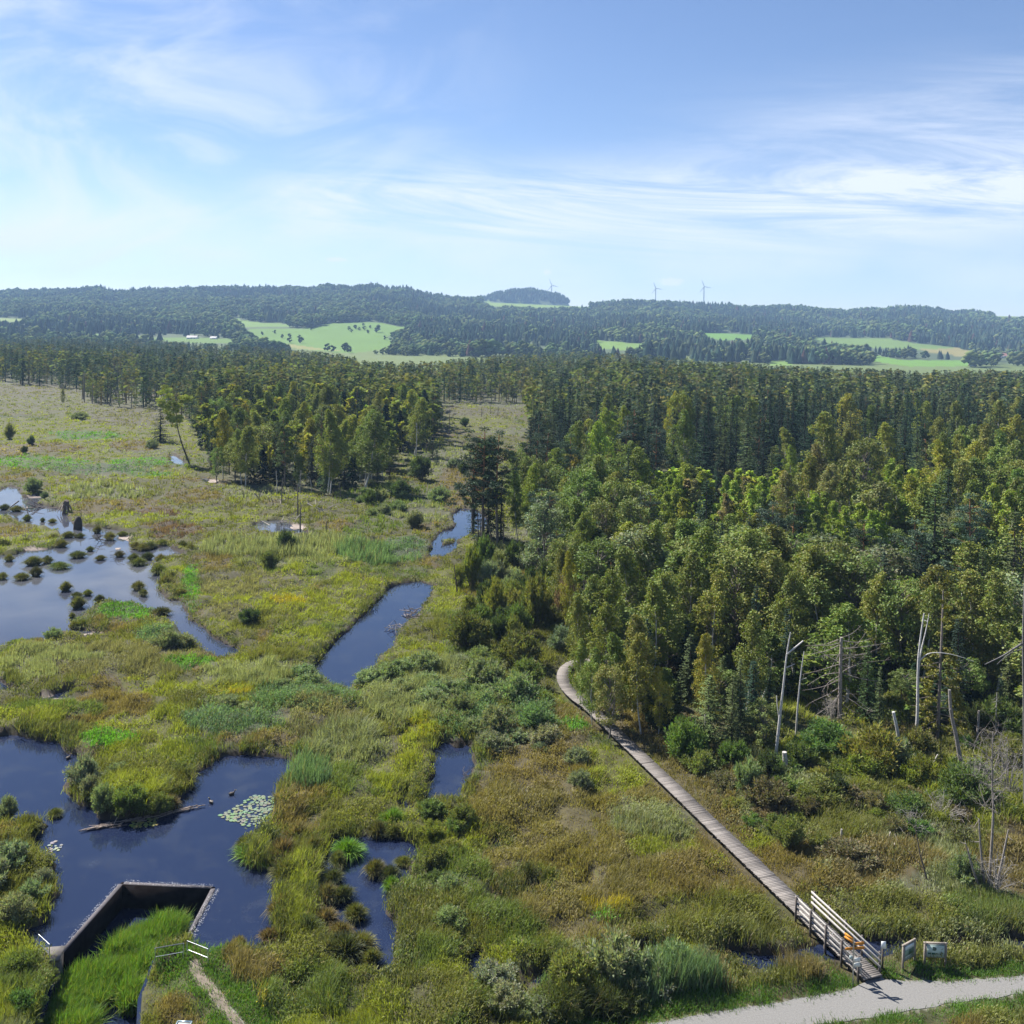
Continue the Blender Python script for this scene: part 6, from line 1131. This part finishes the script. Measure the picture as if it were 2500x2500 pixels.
for i in range(75):
    s = g.random(); p = A_ + (B_ - A_) * s + np.array([g.normal() * .12, g.normal() * .14, .01 + g.random() * .10]); d = unit(B_ - A_ + g.normal(size=3) * np.array([2.2, 2.2, .4]))
    L = g.uniform(.4, 1.3); mb.tube([p - d * L / 2, p + d * L / 2], [.038, .022], np.array((.16,.13,.11)) * g.uniform(.6, 1.7), 5)
tag(put('stick_dam', mb.mesh('stick_dam', BARK)), 'low dam of logs and sticks dividing the two left ponds', 'stick dam')

# ------------------------------------------------------------------ lily pads and ducks on the near pond
g = np.random.default_rng(12); ang = np.linspace(.22, 6.06, 12); V = np.array([[0, 0, 0]] + [[math.cos(a), math.sin(a), .03 * math.sin(3 * a)] for a in ang]); T = np.array([[0, i, i + 1] for i in range(1, 12)])
V2 = np.vstack([V, V * [1, 1, 1] - [0, 0, .02]]); pad_me = mesh_np('lily_pad', V2, np.vstack([T, T[:, ::-1] + 13]), np.ones((26, 3)), LEAF)
def pads(n, pts, tint, r_, label, group):
    q = poly(pts, .03); lo = q.min(0); hi = q.max(0); got = []
    for _ in range(6000):
        if len(got) >= n: break
        p = g.uniform(lo, hi)
        if not inside(p[None], q)[0]: continue
        if got and np.min(np.linalg.norm(np.array(got) - p, axis=1)) < r_ * 1.3: continue
        got.append(p); s = r_ * g.uniform(.6, 1.1); o_ = put('lily_pad', pad_me, None, (p[0], p[1], .035), g.random() * 6.28, (s, s * g.uniform(.75, 1), s), tuple(c * g.uniform(.8, 1.15) for c in tint))
        tag(o_, label, 'lily pad', group)
pads(112, [(532,1992),(572,1973),(616,1940),(674,1947),(664,1982),(650,2004),(607,2017),(562,2004)], (.20,.255,.17), .19, 'pale green lily pad in the large patch by the right bank of the near pond', 'large patch of lily pads')
pads(34, [(317,2002),(382,1998),(383,2016),(320,2021)], (.27,.28,.09), .18, 'yellowish lily pad in the small patch under the grassy point', 'small patch of lily pads')
pads(13, [(112,2062),(125,2050),(152,2056),(150,2078),(116,2080)], (.30,.33,.30), .15, 'small grey green lily pad near the left end of the stick dam', 'few lily pads near the stick dam')
def duck(px, py, rz, label):
    b0 = at(float(px), float(py), 0.0); e = empty('duck', tuple(b0), rz); t = MB(); 
    t.tube([(-.28, 0, .16), (-.2, 0, .10), (-.05, 0, .09), (.12, 0, .10), (.19, 0, .17), (.21, 0, .25), (.24, 0, .30), (.29, 0, .295), (.31, 0, .28)], [.01, .07, .12, .105, .05, .04, .055, .04, .015], (.075,.06,.05), 10)
    put('body', t.mesh('body', PAINT, True), e); t = MB(); t.box((.345, 0, .275), (.08, .035, .018), (.35,.28,.06)); put('bill', t.mesh('bill', PAINT), e)
    t = MB()
    for s in (-1, 1): t.tube([(-.24, s * .06, .17), (-.05, s * .115, .15), (.08, s * .09, .12)], [.012, .045, .02], (.05,.042,.036), 6)
    put('wings', t.mesh('wings', PAINT, True), e); tag(e, label, 'duck', 'ducks on the near ponds')
duck(566, 1940, .6, 'dark duck swimming above left of the large lily pad patch'); duck(515, 1960, 2.4, 'dark duck swimming in the middle of the near pond, left of the other'); duck(167, 1852, 1.2, 'dark duck by the mud at the right end of the left pond')

# ------------------------------------------------------------------ boardwalk with its bridge rails
WZ = .62
def resample(line, step):
    s = np.concatenate([[0], np.cumsum(np.linalg.norm(np.diff(line, axis=0), axis=1))]); n = int(s[-1] / step); t = np.linspace(0, s[-1], n + 1)
    return np.column_stack([np.interp(t, s, line[:, k]) for k in range(2)])
wl = resample(smooth_line(np.column_stack([WALK, np.zeros(len(WALK))]), 6)[:, :2], .155); wt = unit(np.gradient(wl, axis=0)); wn_ = np.column_stack([-wt[:, 1], wt[:, 0]])
e = empty('boardwalk', (wl[-1][0], wl[-1][1], 0)); o3 = np.array([wl[-1][0], wl[-1][1], 0]); g = np.random.default_rng(15); mb = MB(); HWD = .64
for i in range(len(wl)):
    c_ = np.array([wl[i][0], wl[i][1], WZ + g.normal() * .004]) - o3; w_ = HWD * 2 + g.normal() * .025; ax = np.array([[wt[i][0], wt[i][1], 0], [wn_[i][0], wn_[i][1], 0], [0, 0, 1]])
    tone = g.uniform(.74, 1.15) * (.62 if g.random() < .05 else 1) * (1.12 if (i // 22) % 2 else .95); mb.box(c_ + np.append(wn_[i], 0) * g.normal() * .015, (.143, w_, .045), np.array((.175, .158, .145)) * tone, ax)
put('deck', mb.mesh('deck', WOOD), e)
for s in (-1, 1):
    mb = MB(); L_ = np.column_stack([wl + wn_ * s * (HWD - .12), np.full(len(wl), WZ - .12)]) - o3
    for i in range(0, len(L_) - 8, 8): mb.bar(L_[i], L_[i + 8], .08, .17, (.075, .065, .055))
    put('beam', mb.mesh('beam', WOOD), e)
mb = MB()
for i in range(0, len(wl), 14):
    for s in (-1, 1): p = np.append(wl[i] + wn_[i] * s * (HWD - .22), 0) - o3; mb.box(p + [0, 0, (WZ - .2) / 2 - .55], (.12, .12, WZ + .7), (.09, .075, .06))
put('piles', mb.mesh('piles', WOOD), e)
tag(e, 'long grey plank boardwalk running from the gravel track to the forest edge', 'boardwalk')
# deck edges facing the camera-left and camera-right side of the crossing
def rail(side, p0, p1, nposts, label, tone):
    i0 = np.argmin(np.abs(proj(np.column_stack([wl, np.full(len(wl), WZ)]))[1] - p0)); i1 = np.argmin(np.abs(proj(np.column_stack([wl, np.full(len(wl), WZ)]))[1] - p1))
    sgn = side * (1 if wn_[i1][0] > 0 else -1); a = np.append(wl[i0] + wn_[i0] * sgn * (HWD + .10), WZ); b = np.append(wl[i1] + wn_[i1] * sgn * (HWD + .10), WZ - .05); e = empty('bridge_railing', tuple(a)); a0 = a.copy(); out = np.append(wn_[i0] * sgn, 0)
    for k in range(nposts):
        q = a + (b - a) * k / (nposts - 1) - a0; m_ = MB(); m_.box(q + [0, 0, .30], (.11, .11, 1.75), (.105, .09, .082)); put('post', m_.mesh('post', WOOD), e)
    d = unit(b - a)
    for z in (1.06, .74, .40):
        m_ = MB(); off = -out * .085; m_.bar(a - a0 - d * .18 + off + [0, 0, z], b - a0 + d * .18 + off + [0, 0, z], .045, .145, np.array((.31, .297, .28)) * tone); put('rail', m_.mesh('rail', WOOD), e)
    tag(e, label, 'railing')
rail(-1, 2229, 2378, 5, 'left timber railing of the boardwalk bridge, with dark posts', 1.0)
rail(1, 2225, 2376, 5, 'right timber railing of the boardwalk bridge, nearest the info boards', 1.08)

# ------------------------------------------------------------------ signs by the track
def board(pxa, pya, pxb, pyb, ztop, zbot, label, art):
    A_, B_ = at(float(pxa), float(pya), .42), at(float(pxb), float(pyb), .42); c_ = (A_ + B_) / 2; d = unit(B_ - A_); nrm = np.array([d[1], -d[0], 0]); W_ = np.linalg.norm(B_ - A_); e = empty('info_board', tuple(c_))
    for s in (-1, 1): m_ = MB(); m_.box(d * s * W_ / 2 + [0, 0, ztop / 2 - .1], (.10, .10, ztop + .32), (.20, .175, .15)); put('post', m_.mesh('post', WOOD), e)
    ax = np.array([d, nrm, [0, 0, 1.]])
    m_ = MB(); m_.box([0, 0, (ztop + zbot) / 2], (W_ - .1, .05, ztop - zbot), (.30, .28, .26), ax); m_.box(np.array([0, 0, ztop + .03]), (W_ + .16, .12, .05), (.22, .19, .16), ax); put('frame', m_.mesh('frame', WOOD), e)
    hh = ztop - zbot - .1; ww = W_ - .2; p_ = MB(); p_.box(nrm * .03 + [0, 0, (ztop + zbot) / 2], (ww, .012, hh), art[0], ax); pn = put('panel', p_.mesh('panel', PAINT), e)
    for (u0, v0, u1, v1, cc) in art[1]:
        m_ = MB(); m_.box(nrm * .0375 + d * ((u0 + u1) / 2 - .5) * ww + [0, 0, zbot + .05 + hh * (1 - (v0 + v1) / 2)], ((u1 - u0) * ww, .006, (v1 - v0) * hh), cc, ax); put('picture', m_.mesh('picture', PAINT), pn)
    if art[2]:
        m_ = MB(); k = 14; gq = np.random.default_rng(5); ang = np.linspace(0, 6.283, k, endpoint=False); rr_ = .16 * gq.uniform(.75, 1.2, k); u = .42 + rr_ * np.cos(ang) * .75; v = .36 + rr_ * np.sin(ang) * 1.1
        P = np.array([nrm * .0405 + d * (uu - .5) * ww + np.array([0, 0, zbot + .05 + hh * (1 - vv)]) for uu, vv in zip(u, v)]); m_.add(np.vstack([P, P.mean(0)]), np.array([[i, (i + 1) % k, k] for i in range(k)]), (.06, .10, .09)); put('map', m_.mesh('map', PAINT), pn)
    tag(e, label, 'info board')
DG = (.02, .085, .06)
board(2257, 2362, 2308, 2364, 1.44, .62, 'white info board with a dark map and a row of small green pictures', ((.38, .48, .45), [(.02, .02, .98, .055, DG), (.06, .66, .24, .80, DG), (.28, .66, .47, .82, DG), (.52, .74, .70, .79, (.08, .1, .1)), (.74, .72, .84, .80, (.08, .1, .1)), (.80, .50, .86, .55, (.3, .35, .35)), (.55, .16, .80, .20, (.35, .4, .4)), (.80, .36, .88, .40, (.4, .45, .45))], True))
board(2204, 2372, 2232, 2356, 1.50, .55, 'angled info board with a large landscape picture, left of the white info board', ((.16, .21, .20), [(.04, .05, .96, .30, (.50, .58, .62)), (.04, .30, .40, .62, (.20, .30, .24)), (.40, .36, .96, .70, (.05, .10, .07)), (.04, .74, .60, .84, (.33, .38, .36)), (.04, .88, .80, .94, (.25, .30, .30))], False))
b0 = at(2154., 2363., .42); e = empty('notice_post', tuple(b0)); m_ = MB(); m_.box((0, 0, .55), (.08, .08, 1.5), (.10, .085, .075)); put('post', m_.mesh('post', WOOD), e)
m_ = MB(); m_.box((0.02, -.06, 1.38), (.27, .025, .42), (.72, .74, .74)); put('plate', m_.mesh('plate', PAINT), e); tag(e, 'small blank white notice on a short dark post at the end of the right railing', 'notice')
b0 = at(2082., 2399., .45); e = empty('signpost', tuple(b0)); m_ = MB(); m_.tube([(0, 0, -.3), (0, 0, 2.62)], [.038, .038], (.42, .43, .44), 10); put('pole', m_.mesh('pole', STEEL, True), e)
YEL_S = (.50, .20, .02)
def finger(z, az_, L, h, c, name, point=True):
    a = R(az_); d = np.array([math.cos(a), math.sin(a), 0]); n_ = np.array([-d[1], d[0], 0]); t_ = .012
    pr = [(.05, -h / 2), (L, -h / 2), (L + (h * .5 if point else 0), 0), (L, h / 2), (.05, h / 2)]
    V = [d * x_ + np.array([0, 0, z + y_]) + n_ * s * t_ for s in (-1, 1) for x_, y_ in pr]; T = [[0, 1, 2], [0, 2, 3], [0, 3, 4], [5, 7, 6], [5, 8, 7], [5, 9, 8]] + [q for i in range(5) for q in ([i, i + 5, (i + 1) % 5 + 5], [i, (i + 1) % 5 + 5, (i + 1) % 5])]
    m_ = MB(); m_.add(np.array(V), np.array(T), c); put(name, m_.mesh(name, PAINT), e)
finger(2.44, 118, .62, .15, YEL_S, 'finger_board'); finger(2.26, 118, .62, .15, YEL_S, 'finger_board'); finger(2.22, 8, .60, .15, YEL_S, 'finger_board'); finger(1.98, 4, .60, .15, YEL_S, 'finger_board'); finger(1.96, 188, .46, .15, YEL_S, 'finger_board')
finger(1.28, 10, .42, .24, (.62, .64, .62), 'route_plate', False); finger(.98, 15, .44, .24, (.60, .62, .58), 'route_plate', False); finger(1.42, 170, .22, .2, (.45, .52, .5), 'route_plate', False)
tag(e, 'grey signpost with yellow finger boards at the start of the boardwalk', 'signpost')

# ------------------------------------------------------------------ overflow weir, its abutment and hand rails
Wp = np.array([np.append(p, 0) for p in WEIR_IN]); cen = Wp.mean(0); e = empty('overflow_weir', tuple(Wp[1])); TH = .24
dark = (.014, .012, .012)  # wet concrete taken near black, the basin's shade put into the colour
def wall_seg(a, b, name, ext=0):
    d = unit(b - a); nrm = np.array([d[1], -d[0], 0]); nrm = nrm if (cen - a) @ nrm < 0 else -nrm
    m_ = MB(); c_ = (a + b) / 2 + nrm * TH / 2 - Wp[1]; m_.box(c_ + [0, 0, -1.05], (np.linalg.norm(b - a) + ext, TH, 2.15), dark, np.array([d, np.cross([0, 0, 1.], d), [0, 0, 1.]])); put(name, m_.mesh(name, WET_SHADED_WALL), e)
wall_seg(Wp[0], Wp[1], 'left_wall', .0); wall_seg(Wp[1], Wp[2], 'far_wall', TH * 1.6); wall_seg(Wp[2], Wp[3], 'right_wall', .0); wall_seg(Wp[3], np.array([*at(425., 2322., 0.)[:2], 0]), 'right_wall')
m_ = MB()
for a, b in ((Wp[0], Wp[1]), (Wp[1], Wp[2]), (Wp[2], Wp[3])):
    d = unit(b - a); nrm = np.array([d[1], -d[0], 0]); nrm = nrm if (cen - a) @ nrm < 0 else -nrm
    m_.box((a + b) / 2 + nrm * (TH / 2 + .02) - Wp[1] + [0, 0, .034], (np.linalg.norm(b - a), TH + .05, .012), (.075, .068, .075), np.array([d, np.cross([0, 0, 1.], d), [0, 0, 1.]]))
put('wall_crest', m_.mesh('wall_crest', CONCRETE), e)
tag(e, 'dark sunken overflow weir with water spilling over its three walls', 'weir')
g = np.random.default_rng(31); P = []; 
for a, b, n_, lo, hi in ((Wp[0], Wp[1], 170, .22, .50), (Wp[1], Wp[2], 230, .02, .46), (Wp[2], Wp[3], 300, .02, .60), (Wp[3], np.array([*at(415., 2330., 0.)[:2], 0]), 240, -.6, .8)):
    d = unit(b - a); nrm = np.array([d[1], -d[0], 0]); nrm = nrm if (cen - a) @ nrm < 0 else -nrm; s = g.random(n_); P.append(a + (b - a) * s[:, None] + nrm * g.uniform(lo, hi, n_)[:, None] + np.column_stack([np.zeros((n_, 2)), g.uniform(.04, .075, n_)]))
P = np.vstack(P); n_ = len(P); A = rdir(n_, g, 0, .10); B = unit(np.cross(A, np.array([0, 0, 1.]) + g.normal(size=(n_, 3)) * .15)); mb = MB(); mb.cards(P, A, B, g.uniform(.04, .13, n_), g.uniform(.012, .034, n_), np.full((n_, 3), .42) * g.uniform(.5, 1.1, (n_, 1)))  # pale flecks: foam, with the glare of thin water put into their colour
tag(put('foam_glints', mb.mesh('foam_glints', PAINT)), kind='stuff')
c_ = at(121., 2336., .3); e = empty('concrete_abutment', (c_[0], c_[1], 0)); m_ = MB(); ax = np.array([[.98, .18, 0], [-.18, .98, 0], [0, 0, 1]]); m_.box((0, -.15, -.75), (1.35, 1.15, 2.5), (.10, .09, .083), ax); put('block', m_.mesh('block', CONCRETE), e); m_ = MB(); m_.box((0, -.15, .53), (1.5, 1.3, .08), (.13, .118, .108), ax); put('coping', m_.mesh('coping', CONCRETE), e)
tag(e, 'grey concrete block at the near left end of the overflow weir', 'abutment')
def handrail(pts, label, h):
    q = [at(float(x), float(y), .5 + h) for x, y in pts]; b0 = q[0] * [1, 1, 0]; e = empty('handrail', tuple(b0)); m_ = MB(); m_.tube([p - b0 for p in q], .026, (.20, .21, .22), 8); put('rail', m_.mesh('rail', STEEL, True), e)
    for p in q: m_ = MB(); m_.tube([p - b0, p * [1, 1, 0] - b0 + [0, 0, -.3]], .026, (.55, .57, .6), 8); put('post', m_.mesh('post', STEEL, True), e)
    m_ = MB(); m_.tube([p - b0 - [0, 0, .5] for p in q], .015, (.55, .57, .6), 6); put('midrail', m_.mesh('midrail', STEEL, True), e)
    tag(e, label, 'handrail', 'steel handrails at the weir')
handrail([(94,2281),(121,2306)], 'steel handrail on the concrete block left of the weir', 1.0); handrail([(379,2315),(448,2303)], 'steel handrail left of the sill at the right end of the weir', .9); handrail([(457,2297),(508,2317)], 'steel handrail right of the sill at the right end of the weir', .9)
a, b = at(452., 2313., .3), at(486., 2336., .3); m_ = MB(); m_.bar(a + [0, 0, -.25], b + [0, 0, -.25], .42, .62, (.42, .38, .32)); tag(put('stone_sill', m_.mesh('stone_sill', CONCRETE)), 'pale stone sill between the two right handrails of the weir', 'sill')
b0 = at(446., 2560., .35); e = empty('viewing_desk', tuple(b0)); m_ = MB(); m_.box((0, 0, 1.16), (.72, .50, .035), (.34, .36, .36)); put('panel', m_.mesh('panel', PAINT), e)
m_ = MB(); m_.bar((-.36, .26, 1.2), (.36, .26, 1.2), .05, .05, (.55, .66, .68)); m_.bar((-.36, -.26, 1.2), (-.36, .26, 1.2), .05, .05, (.55, .66, .68)); m_.bar((.36, -.26, 1.2), (.36, .26, 1.2), .05, .05, (.55, .66, .68)); put('frame', m_.mesh('frame', STEEL), e)
for s in (-1, 1): m_ = MB(); m_.box((s * .3, 0, .5), (.06, .06, 1.4), (.3, .3, .3)); put('leg', m_.mesh('leg', STEEL), e)
tag(e, 'grey desk board with a metal frame cut off by the lower edge', 'info desk')

# ------------------------------------------------------------------ the air between here and the hills
m, nt = newmat('haze'); N = nt.nodes.new; pv = N('ShaderNodeVolumePrincipled'); pv.inputs['Color'].default_value = (.42, .65, 1.0, 1); pv.inputs['Density'].default_value = HAZE; pv.inputs['Anisotropy'].default_value = 0.0
o = N('ShaderNodeOutputMaterial'); nt.links.new(pv.outputs[0], o.inputs['Volume'])
hb = MB(); hb.box((0, 2950, 176), (11000, 6100, 364), (1, 1, 1)); hz = put('haze', hb.mesh('haze', m)); tag(hz, kind='stuff')
# ------------------------------------------------------------------ labels of the many trees, shrubs and tussocks
LAND = [('the twin pine by the small pond',1195,1180),('the leaning white dead birch',1915,1700),('the bare dead spruce',2052,1650),('the forked white dead birch',2245,1640),('the mossy half dead spruce',2297,1690),('the boardwalk bend',1385,1650),('the signpost',2085,2345),('the bridge railings',2010,2290),('the white info board',2283,2330),('the upright pond',1100,1890),('the long middle pond',940,1550),('the weir basin',330,2250),('the large lily pad patch',610,1985),('the stick dam',350,2000),('the slender bare tree',2420,1980),('the brown pool',690,1290),('the round pale green tree',1664,985),('the silver dead spruce',2168,1030),('the tall grey dead pole',2272,970),('the root stump by the lagoon',160,1240),('the leaning curved birch',435,1040),('the lone dark spruce',391,1040),('the slim white dead birch',1016,1085),('the split topped snag',676,1180),('the tussock channel',890,2210),('the gravel track',1800,2460),('the trunk at the right edge',2495,1680),('the russet bushy birch',2150,1235),('the wide dark pine',1553,1060),('the broad dark spruce',1726,1250),('the footpath',525,2425),('the mound shaped lagoon stump',190,1275),('the white bare dead spruce',1648,1040),('the small white notice',2155,2330),('the grey brush pile',2210,1990),('the beginning of the boardwalk',2100,2380),('the white pole among green crowns',2365,1515),('the short grey stump',1917,1862),('the small pond',1105,1300),('the grassy island',90,1310)]
SPECIAL = {('pine',1553,988): 'wide dark pine with a round crown before the spruce wall, broadest of its neighbours', ('spruce',1726,1163): 'broad dark spruce with drooping tiers standing alone among the pale birches', ('alder',1664,958): 'round pale green tree rising above the dark spruce wall', ('birch',2150,1174): 'russet bushy birch, brownest crown in the young growth', ('spruce',391,995): 'lone dark spruce in the open marsh left of the leaning birch', ('pine',1185,1035): 'taller left pine of the twin pine beside the small pond', ('pine',1222,1046): 'right pine of the twin pine beside the small pond', ('birch',152,948): 'lone slim birch in the straw coloured far marsh'}
ADJ = dict(dark='dark green', deep='blackish green', olive='olive green', bluish='bluish green', green='mid green', yellowing='yellowing', bright='bright green', russet='russet brown', grey='grey green', bluegrey='blue grey', bluegreen='blue green', greygreen='silvery green', brownish='brownish', yellowgreen='yellow green', pinkish='pinkish brown', fresh='fresh green')
NOUN = dict(birch='birch', young_birch='young birch', alder='alder', spruce='spruce', pine='pine', willow='willow shrub', tussock='sedge tussock')
ORD = ['nearest', 'second nearest', 'third nearest', 'fourth nearest', 'fifth nearest', 'sixth nearest', 'seventh nearest', 'eighth nearest', 'ninth nearest', 'tenth nearest', 'eleventh nearest', 'twelfth nearest']
LXY = np.array([(a[1], a[2]) for a in LAND], float); buckets = {}
for q in PLANTS:
    x0, yb0 = proj([q['x'], q['y'], .2]); _, yt0 = proj([q['x'], q['y'], q['h']]); cyq = (yb0 + yt0) / 2; q['ctr'] = (float(x0), float(cyq)); q['top'] = float(yt0); k = q['kind']
    cat = {'willow': 'shrub', 'tussock': 'tussock'}.get(k, 'tree'); stand = 'the marsh' if k in ('willow', 'tussock') else ('the island stand' if x0 < 1080 else 'the forest on the right')
    q['obj']['category'] = cat; q['obj']['group'] = {'willow': 'willow shrubs of the marsh', 'tussock': 'sedge tussocks of the marsh'}.get(k, NOUN[k].replace('young ', '') + ' trees of ' + stand)
    d = np.hypot(LXY[:, 0] - x0, (LXY[:, 1] - cyq) * 1.3); i = int(np.argmin(d)); dx, dy = x0 - LXY[i, 0], cyq - LXY[i, 1]
    rel = ('left of ' if dx < 0 else 'right of ') if abs(dx) > abs(dy) else ('behind ' if dy < 0 else 'in front of ')
    med = dict(birch=13.5, young_birch=9.5, alder=12.5, spruce=19, pine=16, willow=2.2, tussock=.8)[k]; sz = 'tall' if q['h'] > med * 1.12 else ('short' if q['h'] < med * .8 else '')
    if k in ('willow', 'tussock'): sz = {'tall': 'big', 'short': 'small', '': ''}[sz]
    base = ' '.join([w_ for w_ in (sz, ADJ[q['tint']], NOUN[k]) if w_]); buckets.setdefault((base, rel, LAND[i][0]), []).append((float(d[i]), id(q), q))
for (base, rel, lm), lst in buckets.items():
    lst.sort(key=lambda a: a[:2])
    for j, (_, _, q) in enumerate(lst):
        lead = '' if len(lst) == 1 else (ORD[j] if j < len(ORD) else 'one of the farther') + ' '
        q['obj']['label'] = lead + base + ' ' + rel + lm
for (k, x, yt), lab in SPECIAL.items():
    c = [q for q in PLANTS if q['kind'] == k]
    if c:
        q = min(c, key=lambda q: abs(q['ctr'][0] - x) + abs(q['top'] - yt))
        if abs(q['ctr'][0] - x) + abs(q['top'] - yt) < 14: q['obj']['label'] = lab
        else: print('no special', k, x, yt)
print('plants', len(PLANTS), {k: sum(1 for q in PLANTS if q['kind'] == k) for k in SH})
